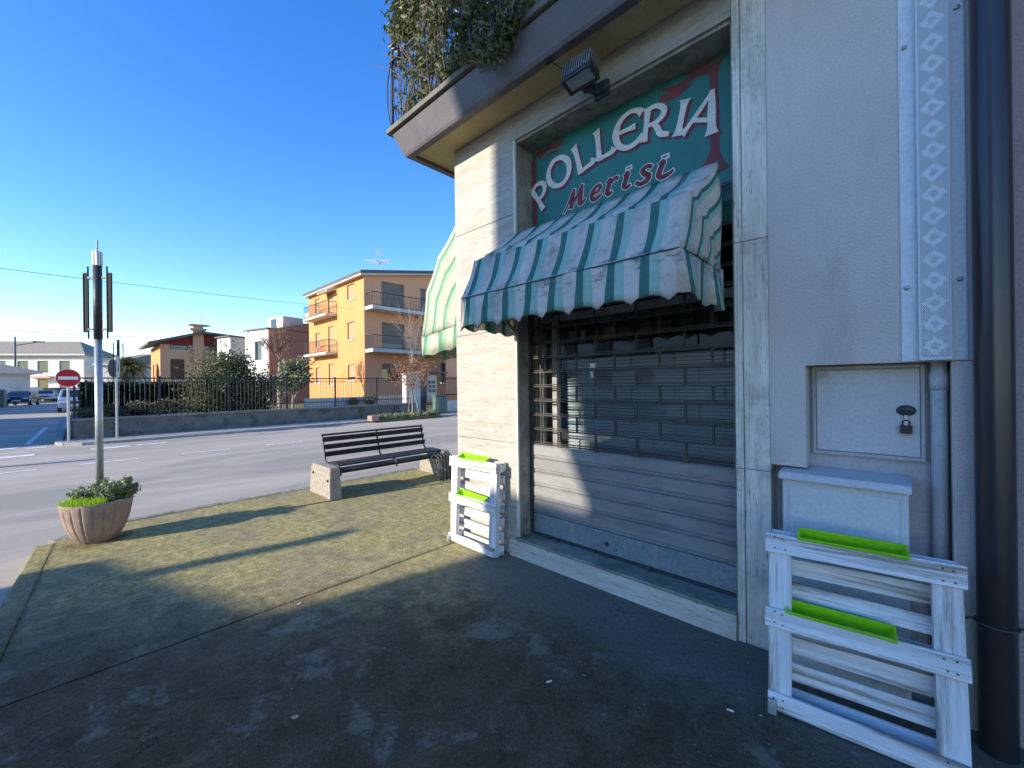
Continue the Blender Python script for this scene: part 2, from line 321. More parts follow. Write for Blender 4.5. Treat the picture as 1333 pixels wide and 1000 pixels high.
def obj(name, mb, mat, root=None, smooth=False, bevel=0, label=None, world=True, recalc=True, sub=0):
    me = bpy.data.meshes.new(name); vs = mb.v
    o = bpy.data.objects.new(name, me); COL.objects.link(o)
    if root is not None:
        if world:
            r = root; chain = []
            while r is not None: chain.append(r); r = r.parent
            mt = Matrix.Identity(4)
            for r in reversed(chain): mt = mt @ (Matrix.Translation(r.location) @ r.rotation_euler.to_matrix().to_4x4())
            inv = mt.inverted(); vs = [tuple(inv @ Vector(v)) for v in vs]
        o.parent = root
    me.from_pydata(vs, [], mb.f)
    mats = mat if isinstance(mat, (list,tuple)) else [mat]
    for m in mats: me.materials.append(M[m])
    if len(mats) > 1: me.polygons.foreach_set('material_index', mb.m)
    if recalc:
        bm = bmesh.new(); bm.from_mesh(me)
        if len(bm.verts) < 60000: bmesh.ops.remove_doubles(bm, verts=bm.verts, dist=1e-5)
        bmesh.ops.recalc_face_normals(bm, faces=bm.faces); bm.to_mesh(me); bm.free()
    if smooth:
        me.polygons.foreach_set('use_smooth', [True]*len(me.polygons))
    if bevel:
        md = o.modifiers.new('edge','BEVEL'); md.width = bevel; md.segments = 2; md.limit_method = 'ANGLE'; md.angle_limit = R_(40)
    if sub:
        md = o.modifiers.new('sub','SUBSURF'); md.levels = md.render_levels = sub
    if label: o['label'] = label
    return o
def thing(name, label, cat, loc=(0,0,0), rz=0, group=None):
    o = bpy.data.objects.new(name, None); COL.objects.link(o); o.location = loc; o.rotation_euler = (0,0,rz)
    o.empty_display_size = .2; tag(o, label, cat, group); return o
def tag(o, label, cat, group=None, kind=None):
    o['label'] = label; o['category'] = cat
    if group: o['group'] = group
    if kind: o['kind'] = kind
    return o
def struct(name, mb, mat, label, cat, **kw):
    o = obj(name, mb, mat, **kw); return tag(o, label, cat, kind='structure')
def leaves(mb, pts, size, jit=.4, aspect=1.6, rnd=random):
    for p in pts:
        p = Vector(p); s = size*(1+rnd.uniform(-jit,jit))
        n = Vector((rnd.gauss(0,1),rnd.gauss(0,1),rnd.gauss(0,1))).normalized(); a = n.orthogonal().normalized()
        a = Matrix.Rotation(rnd.uniform(0,6.28),3,n) @ a; b = n.cross(a)
        mb.add([p-a*s*aspect/2, p-b*s*.42+n*s*.12, p+a*s*aspect/2, p+b*s*.42+n*s*.12], [(0,1,2,3)])
def blob_pts(c, r, n, shell=.5, rnd=random, clumps=0):
    out = []; c = Vector(c)
    cl = [Vector((rnd.gauss(0,1),rnd.gauss(0,1),rnd.gauss(0,1))).normalized()*rnd.uniform(.55,1.05) for _ in range(clumps)]
    for _ in range(n):
        if cl:
            q = rnd.choice(cl); d = Vector((rnd.gauss(0,1),rnd.gauss(0,1),rnd.gauss(0,1)))*.20 + q
        else:
            d = Vector((rnd.gauss(0,1),rnd.gauss(0,1),rnd.gauss(0,1))).normalized()*rnd.uniform(shell,1)
        out.append(c+Vector((d.x*r[0],d.y*r[1],d.z*r[2])))
    return out
def branchy(mb, p, d, L, r, depth, rnd, spread=.5, up=.15, tips=None, kids=3, n=5):
    p = Vector(p); d = Vector(d).normalized(); mid = p + d*L*.5 + Vector((rnd.uniform(-1,1),rnd.uniform(-1,1),rnd.uniform(-.5,.5)))*L*.06
    e = p + d*L
    mb.tube([p, mid, e], [r, r*.85, r*.65], n, cap=False)
    if depth == 0:
        if tips is not None: tips.append(e); tips.append(mid)
        return
    for k in range(kids):
        nd = (d + Vector((rnd.uniform(-1,1),rnd.uniform(-1,1),rnd.uniform(-.5,.8)))*spread + Vector((0,0,up))).normalized()
        st = p + d*L*rnd.uniform(.45,1)
        if k == 0: st = e
        branchy(mb, st, nd, L*rnd.uniform(.6,.8), r*.6, depth-1, rnd, spread, up, tips, kids, max(3,n-1))

# ------------------------------------------------------------------ camera / light / sky
cam = bpy.data.cameras.new('camera'); co = bpy.data.objects.new('camera', cam); COL.objects.link(co); S.camera = co
cam.sensor_fit = 'HORIZONTAL'; cam.sensor_width = 36; cam.lens = 36*535/1333; cam.clip_end = 2000; cam.clip_start = .05
yaw = R_(43.5); pit = .0006; rol = R_(-.67)
fw = Vector((-math.sin(yaw), math.cos(yaw), 0)); up = Vector((0,0,1)); rt = Vector((math.cos(yaw), math.sin(yaw), 0))
f2 = fw*math.cos(pit)+up*math.sin(pit); u2 = up*math.cos(pit)-fw*math.sin(pit)
rr = rt*math.cos(rol)+u2*math.sin(rol); uu = u2*math.cos(rol)-rt*math.sin(rol)
mt = Matrix((rr, uu, -f2)).transposed().to_4x4(); mt.translation = Vector((0,0,1.5)); co.matrix_world = mt
S.render.resolution_x = 1024; S.render.resolution_y = 768
SUN_AZ = math.atan2(-.2, -1.0); SUN_EL = R_(20)
sd = Vector((math.sin(SUN_AZ)*math.cos(SUN_EL), math.cos(SUN_AZ)*math.cos(SUN_EL), math.sin(SUN_EL)))
sl = bpy.data.lights.new('sun','SUN'); sl.energy = 2.9; sl.angle = R_(.5); sl.color = (1,.925,.80)
so = bpy.data.objects.new('sun', sl); COL.objects.link(so); so.rotation_euler = sd.to_track_quat('Z','Y').to_euler(); so.location = (0,-20,20)
w = bpy.data.worlds.new('World'); S.world = w; w.use_nodes = True; nt = w.node_tree; nt.nodes.clear()
wo = nt.nodes.new('ShaderNodeOutputWorld'); bg = nt.nodes.new('ShaderNodeBackground'); sk = nt.nodes.new('ShaderNodeTexSky')
sk.sky_type = 'NISHITA'; sk.sun_disc = False; sk.sun_elevation = SUN_EL; sk.sun_rotation = SUN_AZ
sk.air_density = 1.0; sk.dust_density = .05; sk.ozone_density = 2.6
bg.inputs[1].default_value = .13
hs_ = nt.nodes.new('ShaderNodeHueSaturation'); hs_.inputs['Saturation'].default_value = 1.32; hs_.inputs['Hue'].default_value = .515; nt.links.new(sk.outputs[0], hs_.inputs['Color']); nt.links.new(hs_.outputs[0], bg.inputs[0]); nt.links.new(bg.outputs[0], wo.inputs[0])
S.view_settings.view_transform = 'Standard'; S.view_settings.look = 'None'; S.view_settings.exposure = 1.62; S.view_settings.gamma = 1
S.render.engine = 'CYCLES'
S.cycles.max_bounces = 8

# ------------------------------------------------------------------ ground
RZ = -.08
mb = MB(); mb.quad((-900,-900,RZ-.02),(900,-900,RZ-.02),(900,900,RZ-.02),(-900,900,RZ-.02))
struct('ground', mb, 'lawn', 'flat ground reaching to the horizon behind the houses', 'ground')
mb = MB(); mb.quad((-140,-11,RZ),(60,-11,RZ),(60,140,RZ),(-140,140,RZ))
struct('road', mb, 'road', 'grey worn asphalt of the street and side street', 'road')
# near pavement slabs with open seam
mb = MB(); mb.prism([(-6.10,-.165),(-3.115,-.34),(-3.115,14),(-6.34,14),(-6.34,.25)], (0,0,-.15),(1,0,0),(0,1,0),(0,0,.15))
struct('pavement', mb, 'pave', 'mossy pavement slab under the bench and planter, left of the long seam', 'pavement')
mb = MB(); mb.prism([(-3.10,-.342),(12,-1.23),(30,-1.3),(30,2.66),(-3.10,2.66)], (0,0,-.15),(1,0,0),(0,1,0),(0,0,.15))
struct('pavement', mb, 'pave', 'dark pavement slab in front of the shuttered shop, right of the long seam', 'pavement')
mb = MB(); mb.box(-3.113,-3.102,-.34,2.6,-.15,-.006)
struct('pavement_seam', mb, 'soil', 'long dirty joint between the two pavement slabs', 'pavement joint')
rnd = random.Random(3)
def kerb(a, b, w, n, name, label, mat='kerb', z0=-.2, z1=.004, jit=.004):
    mb = MB(); a = Vector(a); b = Vector(b); d = (b-a)/n
    for i in range(n):
        p = a+d*i; q = a+d*(i+1)-d.normalized()*.008
        zz = z1+rnd.uniform(-jit,jit)
        mb.bar((p.x,p.y,(z0+zz)/2),(q.x,q.y,(z0+zz)/2), w*(1+rnd.uniform(-.04,.04)), zz-z0)
    return struct(name, mb, mat, label, 'kerb', bevel=.012)
kerb((-6.04,-.235,0),(12,-1.30,0), .13, 20, 'kerb', 'worn kerb stones along the front edge of the near pavement', 'pave')
kerb((-6.41,.28,0),(-6.41,14,0), .12, 14, 'kerb', 'mossy kerb stones behind the planter and the bench')
kerb((-6.13,-.20,0),(-6.40,.25,0), .12, 1, 'kerb', 'short slanted kerb stone at the pavement corner beside the planter')
mb = MB(); mb.prism([(-6.78,.3),(-6.5,.3),(-6.5,14),(-6.78,14)], (0,0,RZ-.02),(1,0,0),(0,1,0),(0,0,.026))
struct('gutter', mb, 'kerb_far', 'pale gutter strip at the road edge behind the bench', 'gutter')
# far pavement
mb = MB(); mb.prism([(-16.85,.55),(-16.85,60),(-18.25,60),(-18.25,-.35),(-17.5,-.35),(-17.0,-.02)], (0,0,-.2),(1,0,0),(0,1,0),(0,0,.185))
struct('far_pavement', mb, 'kerb_far', 'narrow pavement across the street beside the low fence wall', 'pavement')
mb = MB(); pts = [(-140,-.42),(-17.6,-.42),(-17.1,-.26),(-16.8,.1),(-16.72,.6),(-16.72,60)]
for a, b in zip(pts, pts[1:]): mb.bar((a[0],a[1],-.1),(b[0],b[1],-.1), .14, .19)
struct('kerb', mb, 'kerb_far', 'long kerb across the street curving into the side street', 'kerb')
mb = MB(); mb.quad((-17.9,-.35,-.02),(-140,-.35,-.02),(-140,60,-.02),(-18.4,60,-.02))
struct('garden_lawn', mb, 'lawn', 'green garden ground behind the iron fence', 'lawn')
# painted markings (sheets 4 mm above the road)
def stripe(name, pts, label, group=None):
    mb = MB(); mb.add([(x,y,RZ+.005) for x, y in pts], [tuple(range(len(pts)))])
    o = struct(name, mb, 'paint_white', label, 'road marking')
    if group: o['group'] = group
for i, (x, y0, y1, lb) in enumerate([(-12.42,-1.5,-.59,'nearest white lane dash at the left, beside the pole foot'),(-12.5,.0,.93,'white lane dash seen right behind the lamp pole'),(-12.55,1.68,2.66,'white lane dash between lamp pole and bench'),(-12.6,3.5,4.45,'white lane dash just above the bench back'),(-12.6,5.3,6.2,'last white lane dash, right above the bench')]):
    stripe('lane_dash', [(x-.06,y0),(x+.06,y0),(x+.06,y1),(x-.06,y1)], lb, 'white centre dashes on the street')
for x0,x1,y0,y1,lb in [(-15.5,-15.1,-1.9,-.75,'wide white give-way bar nearest the left edge'),(-15.65,-15.3,.2,.95,'wide white bar beside the foot of the far sign pole'),(-15.65,-15.45,1.1,1.75,'white edge dash past the second sign pole'),(-17.25,-16.95,-1.0,-.62,'short white bar at the mouth of the side street')]:
    stripe('road_bar', [(x0,y0),(x1,y0),(x1,y1),(x0,y1)], lb)
stripe('edge_line', [(-15.95,2.8),(-15.87,2.8),(-15.6,12),(-15.68,12)], 'thin pale line along the far side of the street')
stripe('side_line', [(-18.3,-1.1),(-18.3,-.98),(-26.1,-.90),(-26.1,-1.02)], 'long white line running into the shaded side street')
stripe('stop_line', [(-17.5,-4.5),(-17.15,-4.5),(-17.3,-1.15),(-17.6,-1.15)], 'white stop line across the side street')

# ------------------------------------------------------------------ corner shop building
D = 2.62
bld = thing('corner_building', 'grey rendered corner building with travertine shop front and shuttered window', 'building', (-3.25, D, 0))
mb = MB()
mb.box(-.528,.325,D,3.1,1.58,8)                 # stucco upper wall
mb.box(-.528,-.366,D,2.74,1.045,1.58)
mb.box(.157,.325,D,3.1,0,1.577)
obj('wall', mb, 'stucco', bld)
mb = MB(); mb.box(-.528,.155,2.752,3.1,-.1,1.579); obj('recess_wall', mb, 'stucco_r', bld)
mb = MB(); mb.box(-3.25,-.53,2.66,3.1,3.86,8); mb.box(-3.25,-3.0,3.1,14,-.1,8); mb.box(-3.0,.3,13.8,14,-.1,8); mb.box(-3.25,.325,3.1,14,8.0,8.2)
obj('upper_wall', mb, 'cream', bld)
# pilasters as stacked slabs, leaving hairline joints
mb = MB(); zs = [0,.985,1.985,2.985,3.84]
for a, b in zip(zs, zs[1:]): mb.box(-3.25,-2.444,D,3.1,a+.0015,b-.0015)
obj('pilaster', mb, 'trav_h', bld, bevel=.003, label='wide travertine pilaster at the building corner')
mb = MB(); mb.box(-2.441,-2.42,D-.004,2.64,.172,3.62)
obj('edge_strip', mb, 'trav_v', bld, bevel=.002)
mb = MB(); mb.box(-2.4435,-2.4215,2.642,3.1,.17,3.62); mb.box(-2.42,-.712,2.642,2.86,3.600,3.8); mb.box(-.7125,-.700,2.642,3.1,.17,3.6); obj('opening_reveal', mb, 'reveal', bld)
mb = MB()
for a, b in ((0,1.0),(1.0,2.3),(2.3,3.84)): mb.box(-.700,-.66,D-.004,3.1,a+.0015,b-.0015); mb.box(-.657,-.530,D+.003,3.1,a+.0015,b-.0015)
obj('pilaster', mb, 'trav_v', bld, bevel=.003, label='narrow streaked pilaster right of the shutter')
mb = MB(); mb.box(-2.4435,-.702,D,3.1,3.622,3.84); obj('lintel', mb, 'trav_l', bld, bevel=.003)
mb = MB()
for a, b in ((-2.52,-1.95),(-1.948,-.705)): mb.box(a,b,D-.022,2.66,0,.150)
obj('threshold', mb, 'trav_x', bld, bevel=.004)
mb = MB(); mb.box(-2.44,-.702,D-.03,3.0,.150,.172); obj('sill', mb, 'sill', bld, bevel=.004)
# balcony
bal = MB()
X0, X1 = -3.72, 3.0
PF = [(2.205,4.037),(2.283,3.835),(2.298,3.812),(2.36,3.812),(2.36,3.850)]
vs = []
for y, z in PF: vs += [(X1,y,z),(-3.72+(y-2.205),y,z),(-3.72+(y-2.205),8.2,z)]
bal.add(vs, [(3*i+k,3*i+k+1,3*i+k+4,3*i+k+3) for i in range(len(PF)-1) for k in range(2)])
blc = obj('balcony', bal, 'fascia', bld, label='dark framed balcony slab over the shop front')
mb = MB(); mb.box(-3.6,X1,2.34,2.659,3.846,3.90); mb.box(-3.6,-3.25,2.659,8.2,3.846,3.9); obj('soffit', mb, 'soffit', blc)
mb = MB(); mb.box(-3.785,X1,2.17,2.68,4.052,4.105); mb.box(-3.785,-3.2,2.68,8.2,4.052,4.105); mb.box(-3.70,X1,2.23,2.6,4.036,4.053); mb.box(-3.70,-3.3,2.6,8.2,4.036,4.053); obj('slab_cap', mb, 'cap', blc, bevel=.008)
mb = MB()
def bowed(x, y, ox, oy):
    P = [(0,4.10),(.035,4.20),(.055,4.30),(.055,4.55),(.03,4.72),(0,4.80)]
    mb.tube([(x+ox*a, y+oy*a, z) for a, z in P], .0065, 5)
for i in range(26): bowed(-3.745+.115*i, 2.225, 0, -1)
for i in range(30): bowed(-3.745, 2.24+.12*i, -1, 0)
for z, hh in ((4.80,.02),(4.96,.02),(5.12,.045)):
    mb.bar((-3.765,2.225,z),(-.7,2.225,z),.035,hh); mb.bar((-3.745,2.21,z),(-3.745,6.2,z),.035,hh)
for i in range(5): mb.bar((-3.745+.74*i,2.225,4.1),(-3.745+.74*i,2.225,5.12),.022,.022)
obj('railing', mb, 'iron', blc)
# shop window behind the shutter
sw = obj('shop_window', MB().box(-2.42,-2.36,2.90,2.95,.17,2.78).box(-.77,-.712,2.90,2.95,.17,2.78).box(-2.36,-.77,2.90,2.95,.17,.30).box(-2.36,-.77,2.90,2.95,2.05,2.11).box(-2.255,-2.205,2.895,2.955,.30,2.05), 'alu', bld)
mb = MB(); mb.quad((-2.36,2.93,.3),(-.77,2.93,.3),(-.77,2.93,2.05),(-2.36,2.93,2.05)); obj('pane', mb, 'glass', sw)
mb = MB()
for k in range(52):
    z = .36+k*.026; mb.add([(-2.19,3.02,z),(-.78,3.02,z),(-.78,3.038,z+.021),(-2.19,3.038,z+.021)], [(0,1,2,3)])
for x in (-2.0,-1.5,-1.0): mb.box(x-.002,x+.002,3.015,3.018,.36,1.7)
obj('venetian_blind', mb, 'blind', sw)
mb = MB(); mb.box(-1.865,-1.825,2.905,2.925,1.62,1.665); mb.tube([(-1.85,2.91,1.60),(-1.85,2.9,1.59),(-1.85,2.91,1.55)], .012, 6); obj('window_latch', mb, 'signwhite', sw)
mb = MB(); mb.box(-2.9,-.3,6.0,6.05,0,3.3); mb.box(-2.9,-.3,3.12,6,.0,.04); mb.box(-2.9,-.3,3.12,6,2.9,2.95); mb.box(-2.93,-2.9,3.12,6,0,3); mb.box(-.3,-.27,3.12,6,0,3)
obj('shop_interior', mb, 'dark', bld)
# roller shutter
YS = 2.80
sh = obj('roller_shutter', MB().box(-2.4205,-2.395,YS-.03,YS+.03,.172,2.775), 'rod', bld, label='half solid half grille metal roller shutter')
obj('guide_rail', MB().box(-.737,-.7125,YS-.03,YS+.03,.172,2.775), 'rod', sh)
mb = MB(); edges = [.352,.474,.596,.718,.84,.962]
for a, b in zip(edges, edges[1:]):
    P = [(0,a+.002),(-.010,a+.006),(-.012,a+.014),(-.003,a+.020),(-.003,a+.027),(-.012,a+.034),(-.0125,b-.012),(-.004,b-.004),(0,b)]
    for (y0,z0),(y1,z1) in zip(P, P[1:]): mb.quad((-2.395,YS+y0,z0),(-.737,YS+y0,z0),(-.737,YS+y1,z1),(-2.395,YS+y1,z1))
obj('slats', mb, 'slat', sh)
mb = MB(); mb.box(-2.395,-.737,YS-.008,YS+.008,.185,.351)
obj('bottom_panel', mb, 'slat_galv', sh, bevel=.003)
mb = MB(); mb.box(-2.395,-.737,YS-.03,YS+.012,.172,.190)
mb.tube([(-1.66,YS-.009,.262),(-1.66,YS-.02,.262)], .017, 12)
for x in (-1.74,-1.58): mb.tube([(x,YS-.009,.235),(x,YS-.013,.235)], .006, 8)
for x in (-2.2,-2.12,-1.3): mb.box(x-.015,x+.015,YS-.05,YS-.03,.172,.2)
mb.tube([(-1.72,YS-.035,.19),(-1.70,YS-.05,.185),(-1.62,YS-.05,.185),(-1.60,YS-.035,.19)], .005, 6)
obj('lock_bar', mb, 'darkmetal', sh)
for x in (-1.98,-1.28):
    mb = MB(); mb.prism([(x-.022,.192),(x+.022,.192),(x+.026,.26),(x+.02,.345),(x-.02,.345),(x-.026,.26)], (0,YS-.0086,0),(1,0,0),(0,0,1),(0,.0004,0)); obj('scuff_patch', mb, 'steel', sh)
mb = MB(); z = .972; row = 0
while z < 2.77:
    mb.bar((-2.395,YS,z),(-.737,YS,z),.010,.011); mb.bar((-2.395,YS+.004,z+.017),(-.737,YS+.004,z+.017),.006,.007)
    x = -2.30+(0 if row%2 else .175)+.02
    while x < -.745:
        mb.box(x-.007,x+.007,YS-.007,YS+.007,z,z+.126)
        if row == 0: mb.box(x-.022,x+.022,YS-.010,YS+.006,z-.012,z+.03)
        x += .35
    mb.box(-2.315,-2.302,YS-.004,YS+.004,z,z+.126)
    z += .126; row += 1
obj('grille', mb, 'rod', sh)

# ------------------------------------------------------------------ signboard
SY = 2.838
sg = thing('signboard', 'painted green shop signboard with arched white lettering above the striped awning', 'sign', (-1.57, SY, 2.7))
obj('panel', MB().box(-2.4205,-.7125,SY,SY+.02,2.5,3.6), 'sign', sg)
def cat(pts, k=6):
    out = []; n = len(pts)
    for i in range(n-1):
        p0 = pts[max(i-1,0)]; p1 = pts[i]; p2 = pts[i+1]; p3 = pts[min(i+2,n-1)]
        for j in range(k):
            t = j/k
            out.append(tuple(.5*((2*b)+(-a+c)*t+(2*a-5*b+4*c-d)*t*t+(-a+3*b-3*c+d)*t**3) for a,b,c,d in zip(p0,p1,p2,p3)))
    out.append(tuple(pts[-1])); return out
class Glyph:
    lay = 0
    def __init__(s, ox, oz, h, rot, skew=0): s.o = (ox,oz); s.h = h; s.c = math.cos(rot); s.s = math.sin(rot); s.k = skew
    def P(s, x, z, dx=0, dz=0):
        x = (x+z*s.k)*s.h; z = z*s.h; return (s.o[0]+x*s.c-z*s.s+dx, s.o[1]+x*s.s+z*s.c+dz)
def stroke(mb, g, pts, y, extra=0, off=(0,0), smooth=True):   # pts: (x, z, width)
    P = cat(pts) if smooth and len(pts) > 2 else pts
    L = []; Rr = []
    W = [g.P(p[0],p[1],*off) for p in P]
    for i, p in enumerate(P):
        a = W[max(i-1,0)]; b = W[min(i+1,len(P)-1)]; dx, dz = b[0]-a[0], b[1]-a[1]; l = math.hypot(dx,dz) or 1
        nx, nz = -dz/l, dx/l; hw = p[2]*g.h/2+extra
        ex = 0
        if extra and i in (0,len(P)-1): ex = -extra if i == 0 else extra
        cx, cz = W[i][0]+dx/l*ex, W[i][1]+dz/l*ex
        yy = y-.00001*i
        L.append((cx+nx*hw,yy,cz+nz*hw)); Rr.append((cx-nx*hw,yy,cz-nz*hw))
    n = len(P); mb.add(L+Rr, [(i,i+1,n+i+1,n+i) for i in range(n-1)])
LET = {
 'P': [[(.0,1.0,.22),(.02,.6,.15),(.02,.3,.14),(.0,0,.2)], [(-.02,.97,.1),(.3,1.0,.12),(.52,.82,.15),(.5,.6,.15),(.3,.46,.12),(.02,.46,.08)]],
 'O': [[(.45,1.0,.12),(.14,.85,.15),(.0,.5,.2),(.14,.15,.15),(.45,0,.12),(.76,.15,.15),(.9,.5,.2),(.76,.85,.15),(.45,1.0,.12),(.3,.97,.12)]],
 'L': [[(.0,1.02,.24),(.03,.85,.17),(.04,.4,.15),(.03,.02,.19)], [(.0,.05,.12),(.3,.06,.11),(.5,.07,.15),(.60,.16,.22)]],
 'E': [[(.82,.84,.2),(.66,.97,.12),(.4,1.0,.11),(.12,.84,.15),(.0,.5,.2),(.12,.16,.16),(.4,.0,.12),(.68,.06,.13),(.86,.22,.10)], [(.08,.52,.09),(.4,.53,.09),(.62,.54,.17)]],
 'R': [[(.0,1.0,.22),(.02,.6,.15),(.02,.3,.15),(.0,0,.24)], [(-.02,.96,.1),(.3,1.0,.12),(.56,.84,.16),(.52,.62,.15),(.3,.48,.11),(.04,.47,.08)], [(.26,.5,.12),(.42,.3,.15),(.56,.1,.16),(.82,.03,.11)]],
 'I': [[(.0,1.0,.32),(.0,.9,.2),(.0,.5,.15),(.0,.12,.2),(.0,0,.34)]],
 'A': [[(.46,1.05,.06),(.3,.6,.10),(.12,.16,.10),(.02,.0,.24)], [(.44,1.06,.10),(.62,.6,.18),(.78,.2,.19),(.86,.0,.32)], [(.22,.34,.09),(.7,.34,.09)]]}
words = [('P','letter P',-2.285,3.045,.235,33,1),('O','letter O',-2.165,3.155,.245,23,1),('L','left letter L',-1.895,3.215,.245,14,1),('L','right letter L',-1.722,3.252,.24,4,1),
         ('E','rounded letter E',-1.575,3.262,.255,-3,1),('R','letter R',-1.345,3.250,.225,-9,1),('I','letter I',-1.100,3.190,.225,-14,1),('A','letter A',-1.075,3.190,.245,-23,1)]
for i, (ch, lb, ox, oz, h, rot, s_) in enumerate(words):
    g = Glyph(ox, oz, h, R_(rot))
    mb = MB(); sm = MB()
    for k, st in enumerate(LET[ch]):
        stroke(mb, g, st, SY-.0045-.0004*k, .0035); stroke(sm, g, st, SY-.0015-.0004*k, .0065, (.017,-.019))
    L = obj('letter', mb, 'letter', sg, recalc=False, label='white painted '+lb)
    o = obj('letter_shadow', sm, 'maroon', L, recalc=False)
# script line below
scr = [('M',-2.04,2.95,.145),('e',-1.80,2.955,.10),('r',-1.675,2.955,.105),('i',-1.535,2.955,.108),('s',-1.42,2.950,.108),('i2',-1.275,2.945,.108)]
SCR = {
 'M': [[(-.15,-.02,.03),(.1,.35,.05),(.42,.98,.10)],[(.42,.98,.07),(.40,.5,.22),(.36,.04,.22)],[(.36,.04,.06),(.7,.55,.08),(.98,1.0,.10)],[(.98,1.0,.07),(.95,.5,.24),(.95,.1,.24),(1.12,.0,.12),(1.3,.14,.06)]],
 'e': [[(.1,.45,.1),(.6,.55,.12),(.75,.85,.16),(.45,1.0,.16),(.1,.7,.26),(.08,.25,.26),(.4,.0,.2),(.95,.18,.08)]],
 'r': [[(.0,.85,.1),(.2,1.05,.18),(.22,.6,.28),(.2,.2,.28),(.4,.0,.2),(.6,.1,.08)],[(.3,.7,.1),(.6,1.0,.16),(.85,.95,.2)]],
 'i': [[(-.02,.85,.08),(.2,.98,.24),(.22,.5,.28),(.22,.18,.26),(.42,.02,.18),(.7,.12,.08)],[(.02,1.28,.10),(.30,1.32,.12)]],
 's': [[(.8,.95,.16),(.5,1.05,.16),(.22,.85,.2),(.45,.6,.26),(.85,.4,.28),(.85,.1,.24),(.45,-.05,.2),(.1,.08,.14)]],
 'i2': [[(-.02,.85,.08),(.2,.98,.24),(.22,.5,.28),(.3,.16,.28),(.6,.02,.22),(.95,.16,.16),(1.15,.36,.08)],[(.0,1.26,.12),(.30,1.32,.12)]]}
mbw = MB(); mbr = MB(); mbk = MB()
for i, (ch, ox, oz, h) in enumerate(scr):
    arch = .004*i - .002*max(0,i-3)**2
    g = Glyph(ox, oz+arch, h, R_(7-4*i), .30)
    for k, st in enumerate(SCR[ch]):
        stroke(mbw, g, st, SY-.0020-.00025*(i*5+k)/6, .0125); stroke(mbr, g, st, SY-.0048-.0003*k, .0058 if not (ch[0] == 'i' and k) else -.001)
wd = obj('script_name', mbr, 'maroon', sg, recalc=False, label='small maroon script word with pale outline')
obj('outline', mbw, 'letter', wd, recalc=False)
# flourishes: painted side bars with ragged scroll ends
mb = MB(); g = Glyph(0,0,1,0)
def fl(pts, y=SY-.0012): stroke(mb, g, pts, y)
fl([(-2.383,2.62,.055),(-2.383,3.0,.055),(-2.385,3.3,.055),(-2.385,3.50,.06)]); fl([(-2.40,3.50,.02),(-2.34,3.555,.05),(-2.25,3.545,.03)], SY-.0015)
fl([(-2.33,3.50,.01),(-2.22,3.565,.05),(-2.11,3.54,.04),(-2.05,3.575,.01)], SY-.0018); fl([(-2.30,3.47,.01),(-2.2,3.50,.03),(-2.10,3.49,.01)], SY-.0009)
obj('painted_border', mb, 'maroon2', sg, recalc=False); mb = MB()
fl([(-.862,2.93,.06),(-.862,3.2,.05),(-.862,3.45,.052),(-.864,3.53,.07)]); fl([(-.80,3.575,.01),(-.87,3.53,.05),(-.98,3.545,.045),(-1.10,3.515,.05),(-1.21,3.56,.01)], SY-.0015)
fl([(-.83,3.60,.01),(-.93,3.575,.04),(-1.05,3.585,.012)], SY-.0018); fl([(-.99,3.50,.01),(-1.1,3.475,.04),(-1.2,3.49,.05),(-1.23,3.46,.01)], SY-.0009)
fl([(-.862,3.02,.05),(-.875,2.95,.075),(-.93,2.90,.05),(-1.0,2.885,.01)], SY-.0015); fl([(-.86,2.95,.07),(-.82,2.88,.05),(-.78,2.86,.015)], SY-.0018); fl([(-.97,2.865,.01),(-.88,2.85,.035),(-.79,2.855,.01)], SY-.0009)
obj('painted_border', mb, 'maroon2', sg, recalc=False)

